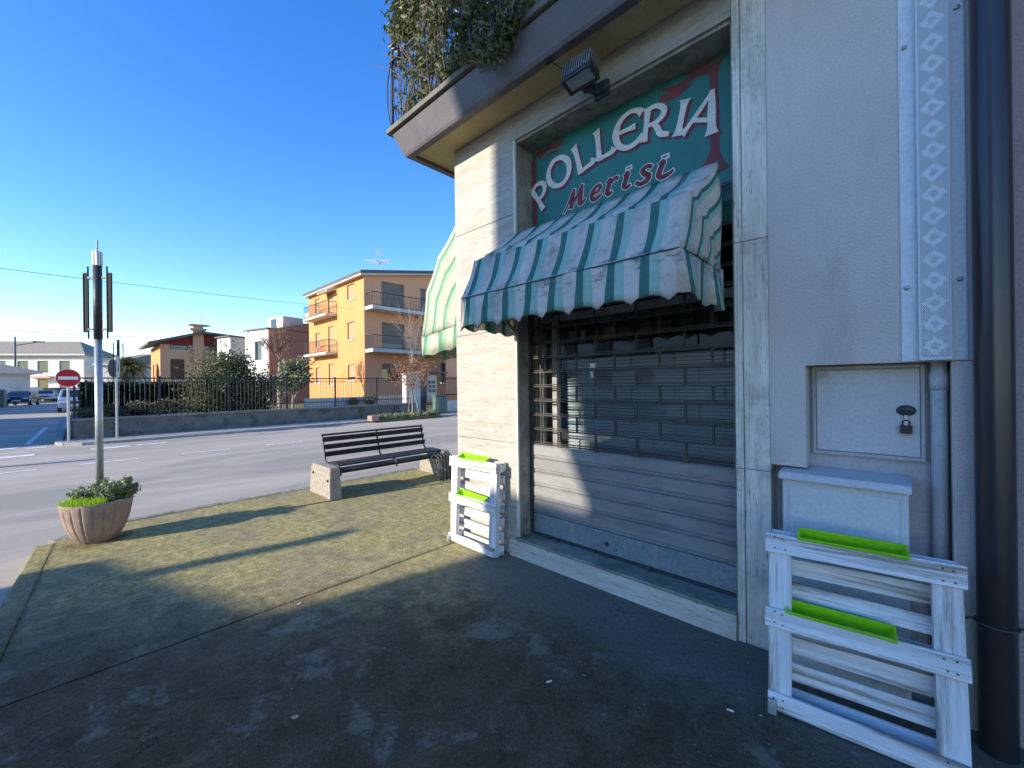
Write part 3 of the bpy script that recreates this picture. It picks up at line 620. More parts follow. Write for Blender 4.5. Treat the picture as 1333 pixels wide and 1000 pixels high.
# ------------------------------------------------------------------ awnings
def awning(name, label, O, U, V, W, prof, pivot, stripes, mats, root_loc, inset=.0, seed=1, wave=.33, flip=False):
    """O wall corner, U along the wall, V outwards; prof: (out, z) fold points, last one = valance hem"""
    rnd = random.Random(seed)
    O, U, V = map(Vector, (O,U,V)); Z = Vector((0,0,1))
    root = thing(name, label, 'awning', root_loc, group='green and white striped awnings')
    pr = []
    for i in range(len(prof)-2):     # canvas sags between ribs
        (a0,z0),(a1,z1) = prof[i],prof[i+1]
        for k in range(5):
            t = k/5; sag = .016*math.sin(math.pi*t)
            dx, dz = a1-a0, z1-z0; l = math.hypot(dx,dz); pr.append((a0+dx*t+dz/l*sag, z0+dz*t-dx/l*sag, i+t))
    a, z = prof[-2]; pr.append((a, z, len(prof)-2))
    for k in range(1,6):
        t = k/5; pr.append((a+(prof[-1][0]-a)*t, z+(prof[-1][1]-z)*t, len(prof)-2+t))
    body = MB(); vpr = len(prof)-2
    xs = [0]; mi = []
    for wd_, c in stripes: xs.append(xs[-1]+wd_); mi.append(c)
    sc = W/xs[-1]; xs = [x*sc for x in xs]
    cols = []; cm = []
    for i in range(len(mi)):
        k = 2 if (xs[i+1]-xs[i]) > .05 else 1
        for j in range(k): cols.append(xs[i]+(xs[i+1]-xs[i])*j/k); cm.append(mi[i])
    cols.append(W)
    def hem(x): return .038*abs(math.sin(math.pi*x/wave))**.8
    grid = []
    for x in cols:
        line = []
        for a, z, t in pr:
            wr = .004*math.sin(x*11+t*3)+.003*math.sin(x*37+t*5); zz = z
            if t > vpr: q = t-vpr; zz = z + q*(hem(x)-.0) ; a2 = a+.018*q*math.sin(x*2*math.pi/wave)
            else: a2 = a
            line.append(O+U*x+V*(a2+wr*(.5 if t<.3 else 1))+Z*(zz+wr*.4))
        grid.append(line)
    for i in range(len(cols)-1):
        body.cur = cm[i]
        for j in range(len(pr)-1): body.add([grid[i][j],grid[i+1][j],grid[i+1][j+1],grid[i][j+1]], [(0,1,2,3)])
    o = obj('canvas', body, mats, root, smooth=True); so_ = o.modifiers.new('thick','SOLIDIFY'); so_.thickness = .003
    # side cheeks: bands that run parallel to the fold profile and are gathered towards the wall pivot
    for sidei, (ux, sg_) in enumerate(((0,-1),(W,1))):
        ch = MB(); ns = [0,.06,.10,.15,.28,.325,.38,.52,.565,.62,.76,.81,.87,1.0]; cmx = [0,1,2,0,1,2,0,1,2,0,1,2,0]
        fold = [(p[0],p[1],p[2]) for p in pr if p[2] <= vpr+1e-6]
        pts = []
        for a, z, t in fold:
            row = []
            for s_ in ns:
                pa = a + (pivot[0]-a)*s_; pz = z + (pivot[1]-z)*s_
                # keep the bands hugging the outline, not a plain cone
                bl = .03*math.sin(math.pi*min(1,s_*1.1)) - .010*math.cos((t%1)*2*math.pi)*s_
                row.append(O+U*(ux+sg_*bl*.8)+V*max(pa,.0)+Z*pz)
            pts.append(row)
        for i in range(len(ns)-1):
            ch.cur = cmx[i]
            for j in range(len(fold)-1): ch.add([pts[j][i],pts[j+1][i],pts[j+1][i+1],pts[j][i+1]], [(0,1,2,3)])
        # cheek valance hanging from the lowest rib, going back to the wall
        a0, z0 = prof[-2]; nn = 12; top = []; bot = []
        for k in range(nn+1):
            t = k/nn; aa = a0*(1-t)+.02*t; zt = z0+(pivot[1]-z0)*t; hh = (prof[-2][1]-prof[-1][1])
            top.append(grid[0 if sg_ < 0 else -1][-6] if k == 0 else O+U*(ux+sg_*.012*math.sin(t*3.1))+V*aa+Z*zt); bot.append(grid[0 if sg_ < 0 else -1][-1] if k == 0 else O+U*(ux+sg_*(.02+.02*math.sin(t*9)))+V*aa+Z*(zt-hh+hem(t*a0+.06)))
        for k in range(nn):
            ch.cur = (0,1,2,0,0,1,2,0,0,1,2,0)[k]; ch.add([top[k],top[k+1],bot[k+1],bot[k]], [(0,1,2,3)])
        o = obj('side_cheek', ch, mats, root, smooth=True); so_ = o.modifiers.new('thick','SOLIDIFY'); so_.thickness = .003
    # frame: ribs and piping
    fr = MB(); fr.tube([O+U*x_+V*(prof[-2][0]-.012)+Z*(prof[-2][1]+.004) for x_ in (0,W/2,W)], .010, 6)
    for a, z in prof[1:-2]: fr.tube([O+V*(a-.014)+Z*(z-.012), O+U*W+V*(a-.014)+Z*(z-.012)], .009, 6)
    for ux in (.006, W-.006):
        for a, z in prof[1:-1]: fr.bar(O+U*ux+V*.03+Z*pivot[1], O+U*ux+V*(a-.016)+Z*(z-.012), .008,.02)
        fr.bar(O+U*(ux)+V*.02+Z*(pivot[1]+.02), O+U*ux+V*.02+Z*(pivot[1]-.22), .012,.05)
        fr.bar(O+U*(ux)+V*.02+Z*(pivot[1]-.2), O+U*ux+V*(prof[-2][0]*.45)+Z*(pivot[1]+.0), .012,.03)
    obj('frame', fr, 'awstrut', root)
    pp = MB(); pp.tube([O+U*(W*k/12)+V*(prof[-2][0]+.004+.006*math.sin(k*2.3))+Z*(prof[-2][1]+.003*math.sin(k*4)) for k in range(13)], .0035, 5)
    hm = []
    for k in range(len(cols)): hm.append(grid[k][-1])
    pp.tube(hm, .004, 4)
    obj('piping', pp, 'nail', root)
    return root
st = []
for k in range(8): st += [(.048,1),(.052,2),(.100,0)]
st = [(.05,0)]+st
prof_f = [(.0,2.80),(.40,2.535),(.50,2.43),(.63,2.155),(.66,1.93)]
awning('window_awning', 'drooping striped awning over the shuttered window, stained, in the shade', (-2.425,D+.01,0),(1,0,0),(0,-1,0),1.65,
       [(.03,2.80),(.36,2.55),(.49,2.47),(.62,2.155),(.635,1.905)], (.02,2.14), st, ['aw_w','aw_g','aw_t'], (-1.6,D,2.1), seed=4, wave=.20)
awning('side_awning', 'sunlit pale striped awning on the side wall round the building corner', (-3.252,2.78,0),(0,1,0),(-1,0,0),1.9,
       [(.02,3.36),(.20,3.20),(.50,2.95),(.74,2.58),(.85,2.06),(.83,1.80)], (.02,2.15), st, ['aw_c','aw_s','aw_m'], (-3.25,3.7,2.1), seed=9, wave=.33)

# ------------------------------------------------------------------ floodlight
flo = thing('floodlight', 'black square floodlight with metal cooling fins fixed under the balcony', 'lamp', (-1.5, D, 3.55))
fm = Matrix.Translation((-1.60,2.42,3.66)) @ Matrix.Rotation(R_(-14),4,'X')
mb = MB(); mb.prism([(-.115,-.062),(.115,-.062),(.115,.062),(-.115,.062)], fm@Vector((0,0,-.055)), fm.to_3x3()@Vector((1,0,0)), fm.to_3x3()@Vector((0,1,0)), fm.to_3x3()@Vector((0,0,.06)))
obj('housing', mb, 'darkmetal', flo, bevel=.006)
mb = MB(); mb.box(-.098,.098,-.046,.046,-.058,-.0555, fm); obj('lens', mb, 'lampglass', flo)
mb = MB(); mb.box(-.120,.120,-.066,-.052,-.068,-.050, fm); mb.box(-.120,.120,.052,.066,-.068,-.050, fm); mb.box(-.120,-.104,-.052,.052,-.068,-.050, fm); mb.box(.104,.120,-.052,.052,-.068,-.050, fm); obj('bezel', mb, 'darkmetal', flo, bevel=.003)
mb = MB()
for k in range(12): mb.box(-.108+k*.0196-.003,-.108+k*.0196+.003,-.072,.05,-.040,.075, fm)
obj('cooling_fins', mb, 'alu', flo)
mb = MB(); mb.box(-.045,.045,.078,.125,-.045,.03, fm); mb.bar((-1.60,2.50,3.60),(-1.545,2.62,3.60),.05,.05); mb.box(-1.60,-1.49,2.585,2.618,3.55,3.66); mb.box(-1.555,-1.475,2.555,2.59,3.56,3.63)
obj('bracket', mb, 'darkmetal', flo, bevel=.004)
mb = MB(); mb.tube([(-1.80,2.33,3.83),(-1.795,2.36,3.80),(-1.75,2.39,3.76),(-1.70,2.42,3.72),(-1.66,2.44,3.69)], .004, 5); mb.box(-1.83,-1.79,2.31,2.34,3.79,3.825); obj('cable', mb, 'rubber', flo)

# ------------------------------------------------------------------ right-hand fittings
pc = thing('conduit_cover', 'tall pale metal cable cover with a perforated diamond strip on the grey wall', 'cover', (.1, D, 1.585))
mb = MB(); mb.box(0,.205,D-.006,D-.001,1.585,6); obj('flange', mb, 'flange', pc)
mb = MB(); mb.box(.056,.158,D-.034,D-.0065,1.585,6); obj('channel', mb, 'flange', pc, bevel=.002)
mb = MB(); cell = .0056; ux0 = .061
n = 0
zz = 1.60
nx = 12
rows = int((3.9-1.60)/ (cell*1.0))
Pz = 14.0
for j in range(rows):
    for i in range(nx):
        x = ux0+(i+.5)*(.094-.002)/nx; z = 1.60+j*cell
        if j % 2: x += .0035
        if x > .1545: continue
        v = (j % 17)/17*2-1; u = (x-.1075)/.047
        d = abs(u)+abs(v)*1.0
        if .52 < d < .86: continue                   # solid diamond outline between the holes
        if d <= .52 and d > .40 : continue
        w_ = .0025
        mb.add([(x-w_,D-.0343,z),(x,D-.0343,z-w_),(x+w_,D-.0343,z),(x,D-.0343,z+w_)], [(0,1,2,3)])
obj('perforation', mb, 'signback', pc, recalc=False)
mb = MB()
for j in range(rows):
    for y in (D-.028,D-.021,D-.014): mb.add([(.1584,y-.0016,1.6+j*cell),(.1584,y,1.6+j*cell-.0018),(.1584,y+.0016,1.6+j*cell),(.1584,y,1.6+j*cell+.0018)], [(0,1,2,3)])
obj('side_perforation', mb, 'signback', pc, recalc=False)
for x, z in ((.02,1.92),(.02,3.02),(.185,1.93),(.185,3.10)):
    mb = MB(); mb.lathe([(.0001,.009),(.006,.0085),(.010,.005),(.0115,0)], n=12)
    mb.v = [(x+v[0], D-.006-v[2], z+v[1]) for v in mb.v]; obj('screw', mb, 'steel', pc, smooth=True)
mc = thing('meter_cabinet', 'square grey metal meter door with a black lock plate in the wall recess', 'cabinet', (-.14, 2.75, 1.12))
mb = MB(); mb.box(-.351,-.337,2.725,2.7515,1.113,1.572); mb.box(.063,.077,2.725,2.7515,1.113,1.572); mb.box(-.337,.063,2.725,2.7515,1.113,1.129); mb.box(-.337,.063,2.725,2.7515,1.556,1.572); obj('frame', mb, 'stucco_r', mc, bevel=.002)
dr = obj('door', MB().box(-.335,.061,2.732,2.7505,1.131,1.554), 'meterdoor', mc, bevel=.003)
mb = MB(); mb.lathe([(.0001,.012),(.026,.011),(.034,.006),(.036,0)], n=24); mb.v = [(.013+v[0]*1.0, 2.732-v[2], 1.352+v[1]*.72) for v in mb.v]
mb.box(.0,.026,2.718,2.722,1.347,1.353); obj('lock_plate', mb, 'darkmetal', dr, smooth=True)
mb = MB(); mb.box(.006,.018,2.715,2.73,1.28,1.33); obj('hasp', mb, 'steel', dr)
mb = MB(); mb.tube([(.0,2.712,1.282),(.0,2.712,1.30),(.012,2.71,1.308),(.024,2.712,1.30),(.024,2.712,1.282)], .0035, 6); mb.box(-.008,.034,2.70,2.722,1.243,1.282); obj('padlock', mb, 'nail', dr, bevel=.003)
uc = thing('utility_cabinet', 'tall pale grey plastic utility box with sloping lid behind the large pallet', 'cabinet', (-.22, 2.6, 0))
obj('body', MB().box(-.462,.018,2.545,2.745,.0,.996), 'cabinet', uc, bevel=.006)
obj('door', MB().box(-.432,-.012,2.538,2.5445,.06,.958), 'cabinet', uc, bevel=.003)
mb = MB(); mb.prism([(2.515,.990),(2.515,1.013),(2.53,1.027),(2.749,1.040),(2.749,.998),(2.535,.998)], (-.475,0,0),(0,1,0),(0,0,1),(.503,0,0)); obj('lid', mb, 'cabinet', uc, bevel=.006, smooth=False)
pv = tag(obj('conduit_pipe', MB().tube([(.122,2.715,.0),(.122,2.715,1.40),(.122,2.715,1.579)], .028, 20).tube([(.122,2.715,1.45),(.122,2.715,1.53)], .032, 20), 'pvc', smooth=False), 'light grey vertical plastic conduit pipe in the wall recess', 'pipe')
for p in pv.data.polygons: p.use_smooth = len(p.vertices) == 4
dp = thing('downpipe', 'thick dark brown rain downpipe at the right edge', 'pipe', (.268, 2.545, 0))
mb = MB(); mb.tube([(.268,2.53,.0),(.268,2.53,1.5),(.268,2.53,8)], .056, 24, cap=False); obj('pipe', mb, 'dkpipe', dp, smooth=True)
mb = MB(); mb.tube([(.268+.060*math.cos(a),2.53+.060*math.sin(a),.515+.0*a) for a in [2*math.pi*k/20 for k in range(21)]], .005, 5); mb.tube([(.205,2.53,.515),(.196,2.515,.52),(.186,2.51,.518),(.182,2.52,.512)], .006, 6); mb.tube([(.325,2.53,.515),(.36,2.56,.515),(.38,2.62,.515)], .005, 6); obj('clamp', mb, 'darkmetal', dp)
nb = thing('adjoining_building', 'mauve rendered wall of the next building beyond the brown downpipe', 'building', (.33, D, 0))
obj('wall', MB().box(.327,9,D+.004,3.1,-.1,9), 'stucco_p', nb)

# ------------------------------------------------------------------ pallets and flower boxes
def make_pallet(name, label, loc, rz, lean, W=.635, H=.80, dz=.13):
    root = thing(name, label, 'pallet', loc, rz, 'white painted pallet shelves')
    root.rotation_euler = (-lean, 0, rz)
    rnd = random.Random(int(loc[0]*100)); hD = dz; k = H/.8
    def part(nm, mb, mat='pallet'):
        mb.v = [(v[0],v[1],v[2]*k) for v in mb.v]; return obj(nm, mb, mat, root, bevel=.003, world=False)
    T = .019
    def board(x0,x1,y0,y1,z0,z1):
        m = MB(); j = lambda: rnd.uniform(-.003,.003); m.box(x0+j(),x1+j(),y0,y1,z0+j(),z1+j())
        t = rnd.uniform(-.006,.006)
        m.v = [(v[0], v[1], v[2]+t*(v[0]-W/2)/W*2) for v in m.v]; return m
    for z0, z1 in ((.0,.075),(.37,.455),(.715,.80)): part('front_rail', board(-.012 if z0 else 0, W+.012 if z0 else W, 0, T, z0, z1))
    for x0 in (0, W-.085): part('upright', board(x0,x0+.085,T+.001,T+.045,.0,.798), 'pallet_v')
    for z0, z1 in ((.725,.80),(.60,.68),(.485,.56),(.355,.44),(.235,.315),(.115,.195),(0,.075)): part('back_slat', board(0,W,hD-T,hD,z0,z1))
    for x0 in (0, W-.085):
        for z0, z1 in ((.72,.795),(.37,.45),(.0,.08)): part('spacer', MB().box(x0+.004,x0+.081,T+.046,hD-T-.001,z0,z1))
    for z in (.374,.722): part('shelf_board', MB().box(.086,W-.086,T+.001,hD-T-.001,z-.012,z))
    nl = MB()
    for zz in (.022,.055,.39,.435,.735,.78):
        for xx in (.02,.06,W-.06,W-.02):
            x = xx+rnd.uniform(-.008,.008); z = zz+rnd.uniform(-.006,.006)
            nl.box(x-.0035,x+.0035,-.0012,.001,z-.0035,z+.0035)
    part('nail_heads', nl, 'nail')
    part('foot_bracket', MB().box(.0,.035,-.022,-.002,-.012,.05), 'steel')
    return root
pr_ = make_pallet('pallet_shelf', 'larger looking white pallet shelf at the right, leaning on the grey utility box', (-.456,2.150,.012), R_(6), R_(9), H=.772)
pl_ = make_pallet('pallet_shelf', 'sunlit white pallet shelf leaning on the corner pilaster by the bench', (-3.185,2.440,.012), R_(-1), R_(2.5), W=.635, H=.80)
def flower_box(label, pallet, x0, z0, L=.36, tilt=0, w=.082, yc=.064):
    t = thing('flower_box', label, 'planter', (0,0,0), 0, 'empty lime green flower boxes')
    mt = Matrix.Translation(pallet.location) @ pallet.rotation_euler.to_matrix().to_4x4() @ Matrix.Translation((x0,yc,z0)) @ Matrix.Rotation(tilt,4,'Y') @ Matrix.Rotation(R_(26),4,'X')
    t.matrix_world = mt
    h = .085; mb = MB()
    def ring(ix, iw, z): return [(ix,-w/2+iw,z),(L-ix,-w/2+iw,z),(L-ix,w/2-iw,z),(ix,w/2-iw,z)]
    rings = [ring(.018,.012,.0),ring(.004,.002,h-.01),ring(-.004,-.004,h-.01),ring(-.004,-.004,h),ring(.004,.004,h),ring(.02,.014,.006)]
    vs = [p for r in rings for p in r]; fs = [(0,1,2,3)]
    for i in range(len(rings)-1):
        for k in range(4): fs.append((i*4+k,i*4+(k+1)%4,(i+1)*4+(k+1)%4,(i+1)*4+k))
    fs.append(tuple((len(rings)-1)*4+k for k in range(4))[::-1]); mb.add(vs, fs)
    obj('trough', mb, 'lime', t, world=False, bevel=.0015)
    mb = MB(); mb.box(.022,L-.022,-w/2+.016,w/2-.016,.0065,.012); obj('soil', mb, 'deadleaf', t, world=False)
    return t
bpy.context.view_layer.update()
flower_box('green flower box on the top shelf of the right pallet', pr_, .115, .718, .37)
flower_box('green flower box on the middle shelf of the right pallet', pr_, .07, .384, .37)
flower_box('green flower box on the top shelf of the left pallet', pl_, .12, .748, .37, tilt=R_(1))
flower_box('green flower box on the middle shelf of the left pallet', pl_, .10, .400, .37, tilt=R_(3))

# ------------------------------------------------------------------ bench
bn = thing('street_bench', 'black slatted metal bench on two concrete blocks at the pavement edge', 'bench', (-5.8, 3.3, 0))
for y0, lb in ((2.26,'near'),(4.10,'far')):
    mb = MB(); mb.prism([(-6.16,0),(-5.40,0),(-5.42,.10),(-5.47,.395),(-5.50,.42),(-6.06,.42),(-6.10,.39),(-6.16,.1)], (0,y0,0),(1,0,0),(0,0,1),(0,.14,0))
    o = obj('concrete_block', mb, 'concrete', bn, bevel=.02)
# slats run along y
mb = MB(); Y0, Y1 = 2.40, 4.10
for i, (x, z, tl) in enumerate([(-5.50,.375,40),(-5.56,.43,12),(-5.64,.435,0),(-5.72,.43,-3),(-5.80,.425,-4),(-5.88,.42,-4)]):
    m2 = Matrix.Translation((x,0,z)) @ Matrix.Rotation(R_(tl),4,'Y'); mb.box(-.033,.033,Y0,Y1,-.012,.012,m2)
obj('seat', mb, 'bench', bn, bevel=.005)
mb = MB()
for x, z in ((-5.985,.53),(-6.015,.63),(-6.045,.735)):
    m2 = Matrix.Translation((x,0,z)) @ Matrix.Rotation(R_(-76),4,'Y'); mb.box(-.036,.036,Y0,Y1,-.012,.012,m2)
mb.tube([(-6.06,Y0-.01,.80),(-6.06,Y1,.80)], .016, 8)
obj('backrest', mb, 'bench', bn, bevel=.004)
mb = MB()
for y in (2.41,3.25,4.08):
    mb.tube([(-5.47,y,.30),(-5.475,y,.36),(-5.53,y,.41),(-5.70,y,.412),(-5.90,y,.402),(-5.97,y,.45),(-6.03,y,.64),(-6.075,y,.80)], .014, 6)
mb.tube([(-5.52,2.41,.33),(-5.52,4.08,.33)], .012, 6)
obj('frame', mb, 'bench', bn)
mb = MB()
for y in (2.255,4.245):
    for x, z in ((-5.52,.25),(-6.0,.30)): mb.tube([(x,y,z),(x,y+(.0-.012 if y<3 else .012),z)], .016, 10)
obj('bolts', mb, 'nail', bn)
# bike rack style hoops at the far end of the bench
rk = thing('hoop_rack', 'row of small black metal hoops at the far end of the bench', 'rack', (-5.35, 4.0, 0))
for k in range(5):
    y = 3.86+k*.065
    mb = MB(); mb.tube([(-5.44,y,.36),(-5.36,y,.40),(-5.27,y,.37),(-5.235,y,.25),(-5.23,y,0)], .012, 6); obj('hoop', mb, 'bench', rk, smooth=True)
mb = MB(); mb.box(-5.44,-5.40,3.84,4.16,.33,.37); mb.box(-5.25,-5.21,3.84,4.16,.02,.035); obj('cross_bar', mb, 'bench', rk)

# ------------------------------------------------------------------ planter, plants, lamp post
pc_ = (-5.82,.118,0)
pt = thing('concrete_planter', 'round ribbed pinkish concrete planter at the pavement corner', 'planter', pc_)
def ribs(a, z): return 1-.05*max(0, 1-abs(((a/(2*math.pi)*20)%1)-.5)*9) if .03 < z < .365 else 1
prof = [(.135,0),(.155,.02),(.19,.08),(.222,.16),(.245,.25),(.258,.33),(.264,.385),(.262,.40),(.238,.40),(.232,.37),(.22,.34)]
mb = MB(); mb.lathe(prof, pc_, 240, ribs); obj('bowl', mb, 'planter', pt, smooth=True)
mb = MB(); mb.lathe([(.0001,.365),(.232,.365)], pc_, 32); obj('soil', mb, 'soil', pt)
rnd = random.Random(11)
mb = MB()
for k in range(3200):
    a = rnd.uniform(0,6.28); r = .25*math.sqrt(rnd.random()); x = pc_[0]+r*math.cos(a); y = pc_[1]+r*math.sin(a)
    if (y-pc_[1]) > .06: continue
    h = rnd.uniform(.045,.095); lx, ly = rnd.gauss(0,.018), rnd.gauss(0,.018)
    b = rnd.uniform(0,3.14); wx, wy = .0035*math.cos(b), .0035*math.sin(b)
    mb.add([(x-wx,y-wy,.365),(x+wx,y+wy,.365),(x+lx*1.4,y+ly*1.4,.365+h)], [(0,1,2)])
o = tag(obj('planter_grass', mb, 'grass', recalc=False), 'bright green grass tuft growing in the concrete planter', 'grass', kind='stuff')
def herb(label, c, r, n, h0, seed, size=.02):
    rnd = random.Random(seed); t = thing('leafy_herb', label, 'plant', (c[0],c[1],h0), group='herbs in the concrete planter')
    st_ = MB(); lv = MB(); pts = []
    for k in range(46):
        a = rnd.uniform(0,6.28); rr_ = math.sqrt(rnd.random()); e = Vector((c[0]+r[0]*rr_*math.cos(a), c[1]+r[1]*rr_*math.sin(a), h0+rnd.uniform(.55,1.0)*r[2]*(1-.35*rr_)))
        b = Vector((c[0]+(e.x-c[0])*.4, c[1]+(e.y-c[1])*.4, h0)); m_ = (b+e)/2+Vector((rnd.gauss(0,.01),rnd.gauss(0,.01),.01))
        st_.tube([b,m_,e], [.0022,.0018,.001], 3, cap=False)
        for j in range(n//46):
            q = rnd.uniform(.15,1); p = b.lerp(e,q)+Vector((rnd.gauss(0,.013),rnd.gauss(0,.013),rnd.gauss(0,.013))); pts.append(p)
    leaves(lv, pts, size, rnd=rnd); obj('stems', st_, 'twig', t, recalc=False); obj('foliage', lv, 'herb', t, recalc=False)
herb('bushy grey-green herb at the right of the planter, spilling over its rim', (-5.79,.25,.36), (.19,.18,.27), 3600, .37, 5, .024)
herb('low sparse herb at the left of the planter behind the grass', (-5.95,.04,.36), (.14,.13,.20), 1000, .37, 6, .019)
rnd = random.Random(12); mb = MB()
for k in range(700):
    a = rnd.uniform(0,6.28); r = rnd.uniform(.15,.24); x = pc_[0]+r*math.cos(a)+rnd.gauss(0,.02); y = pc_[1]+r*math.sin(a)+rnd.gauss(0,.02)
    if math.cos(a-.1) < -.2: continue
    h = rnd.uniform(.008,.03); lx, ly = rnd.gauss(0,.012), rnd.gauss(0,.012)
    mb.add([(x-.003,y,.0),(x+.003,y+.002,.0),(x+lx,y+ly,h)], [(0,1,2)])
tag(obj('weeds', mb, 'shrub', recalc=False), 'small weeds and moss round the foot of the planter', 'weeds', kind='stuff')
lp = thing('lamp_post', 'slim galvanised lamp post with black vertical fins standing in the planter', 'street lamp', (-5.86,.137,.37))
LX, LY = -5.86, .137
mb = MB(); mb.tube([(LX,LY,.37),(LX,LY,2.0)], .030, 16); o = obj('pole', mb, 'steel', lp, smooth=True)
mb = MB(); mb.tube([(LX,LY,2.0),(LX,LY,2.76)], .034, 16); obj('sleeve', mb, 'darkmetal', lp, smooth=True)
mb = MB()
for k in range(5):
    a = 2*math.pi*k/5; mb.tube([(LX+.022*math.cos(a),LY+.022*math.sin(a),2.74),(LX+.022*math.cos(a),LY+.022*math.sin(a),2.88)], .019, 12)
obj('lamp_head', mb, 'drum', lp, smooth=False)
mb = MB(); mb.tube([(LX,LY,2.85),(LX,LY,3.0)], .008, 8); obj('spike', mb, 'steel', lp)
for s_ in (-1,1):
    ux, uy = .725, .688; cx, cy = LX+ux*.118*s_, LY+uy*.118*s_
    mb = MB()
    for q in (-1,1):      # two flanges and a web, ends cut on the slant
        o0 = .022*q; zt = .035*q*s_
        px, py = cx+ux*o0, cy+uy*o0; nx_, ny_ = -uy*.007, ux*.007; tx, ty = ux*.003, uy*.003
        vs = []
        for (zb, dz) in ((2.04-zt*-1, 0),(2.70+zt*-1, 0)):
            for (e, f_) in ((-1,-1),(1,-1),(1,1),(-1,1)): vs.append((px+nx_*e+tx*f_, py+ny_*e+ty*f_, zb))
        mb.add(vs, [(0,1,2,3),(7,6,5,4),(0,4,5,1),(1,5,6,2),(2,6,7,3),(3,7,4,0)])
    mb.bar((cx-ux*.020,cy-uy*.020,2.37),(cx+ux*.020,cy+uy*.020,2.37),.004,.60)
    obj('fin', mb, 'fin', lp)
    mb = MB()
    for z in (2.10,2.62): mb.bar((LX,LY,z),(cx-ux*.02*s_,cy-uy*.02*s_,z),.016,.018)
    obj('fin_bracket', mb, 'darkmetal', lp)

# ------------------------------------------------------------------ ivy on the balcony
rnd = random.Random(21)
iv = thing('climbing_plant', 'dense trailing plant with dry brown leaves covering the balcony railing', 'plant', (-2.6,2.3,4.1))
pts = []; stm = MB()
def dens(x): return min(1, max(.12, (x+3.78)/.75))
for k in range(15000):
    x = rnd.uniform(-3.66,-1.72); top = 5.35+.25*math.sin(x*3)+rnd.uniform(-.1,.25); z = rnd.uniform(4.12, top)
    if rnd.random() > dens(x)*(0.55 + .45*math.sin(x*9+z*6)*math.sin(z*11)) and z < 4.9: continue
    y = 2.21+rnd.gauss(0,.05)+ (z-4.6)*-.03
    pts.append((x,y,z))
for k in range(700):
    x = rnd.gauss(-2.2,.14); q = abs(rnd.gauss(0,.11)); z = 4.13-min(.26,q*(1-abs(x+2.2)*2)); pts.append((x,2.16+rnd.gauss(0,.02),z))
for k in range(90):
    x = rnd.uniform(-3.6,-1.75); p = Vector((x,2.22,4.12)); path = [p]; d = Vector((rnd.uniform(-.3,.3),rnd.uniform(-.05,.02),1))
    for j in range(6):
        d = (d+Vector((rnd.gauss(0,.3),rnd.gauss(0,.06),0))).normalized(); p = p+d*rnd.uniform(.12,.22); path.append(Vector((p.x,min(2.30,max(2.12,p.y)),p.z)))
    stm.tube(path, [.007,.006,.005,.004,.004,.003,.002], 4, cap=False)
for k in range(10):
    x = rnd.gauss(-2.2,.1); stm.tube([(x,2.17,4.13),(x+.03,2.155,4.05),(x+.06,2.16,3.97),(x+.08,2.17,3.90)], .002, 3, cap=False)
obj('stems', stm, 'twig', iv, recalc=False)
mb = MB(); leaves(mb, pts, .034, rnd=rnd); obj('foliage', mb, 'ivy', iv, recalc=False)
mb = MB(); 
for k in range(26):
    a = rnd.uniform(0,6.28); e = rnd.uniform(.3,1.2); d = Vector((math.cos(a)*math.cos(e),math.sin(a)*math.cos(e),math.sin(e))); b = Vector((-3.62,2.26,5.02)); s_ = d.cross(Vector((0,0,1))).normalized()*.012
    mb.add([b-s_,b+s_,b+d*.13+s_*.6,b+d*.22-Vector((0,0,.03)),b+d*.13-s_*.6], [(0,1,2,3,4)])
tag(obj('succulent', mb, 'grass', recalc=False), 'bright green spiky plant at the left corner of the balcony railing', 'plant')

# ------------------------------------------------------------------ litter
def butt(name, label, x, y, rz, L=.028, r=.004, mat='butt', flat=False):
    mb = MB(); c, s_ = math.cos(rz)*L/2, math.sin(rz)*L/2
    if flat: mb.add([(x-c,y-s_,.006),(x-s_*.6,y+c*.6,.010),(x+c,y+s_,.014),(x+s_*.6,y-c*.6,.008)], [(0,1,2,3)]); o = obj(name, mb, mat); o.modifiers.new('t','SOLIDIFY').thickness = .0015
    else: mb.tube([(x-c,y-s_,r),(x+c,y+s_,r)], r, 8); o = obj(name, mb, mat)
    return tag(o, label, 'litter')
butt('cigarette_butt', 'white cigarette butt on the dark pavement below the threshold', -1.30,1.615,1.2)
butt('cigarette_butt', 'cigarette butt lying near the left foot of the right pallet', -.58,2.03,.2,)
butt('dry_leaf', 'pale dry leaf in the middle of the dark foreground pavement', -2.00,.66,.5,.045,mat='deadleaf',flat=True)
butt('dry_leaf', 'small pale leaf scrap near the shade tip beside the long seam', -3.02,1.03,1.5,.03,mat='deadleaf',flat=True)
rnd = random.Random(31); mb = MB()
for k in range(200):
    x = rnd.uniform(-6,0.3); y = rnd.uniform(-.1,2.5); s_ = rnd.choice((.002,.003,.003,.005)); z = s_*.5
    a = rnd.uniform(0,3); mb.box(-s_,s_,-s_*.6,s_*.6,-.001,s_*.8, Matrix.Translation((x,y,0))@Matrix.Rotation(a,4,'Z'))
tag(obj('grit', mb, 'kerb_far', recalc=False), 'loose grit and crumbs scattered over the near pavement', 'grit', kind='stuff')
rnd = random.Random(32); mb = MB()
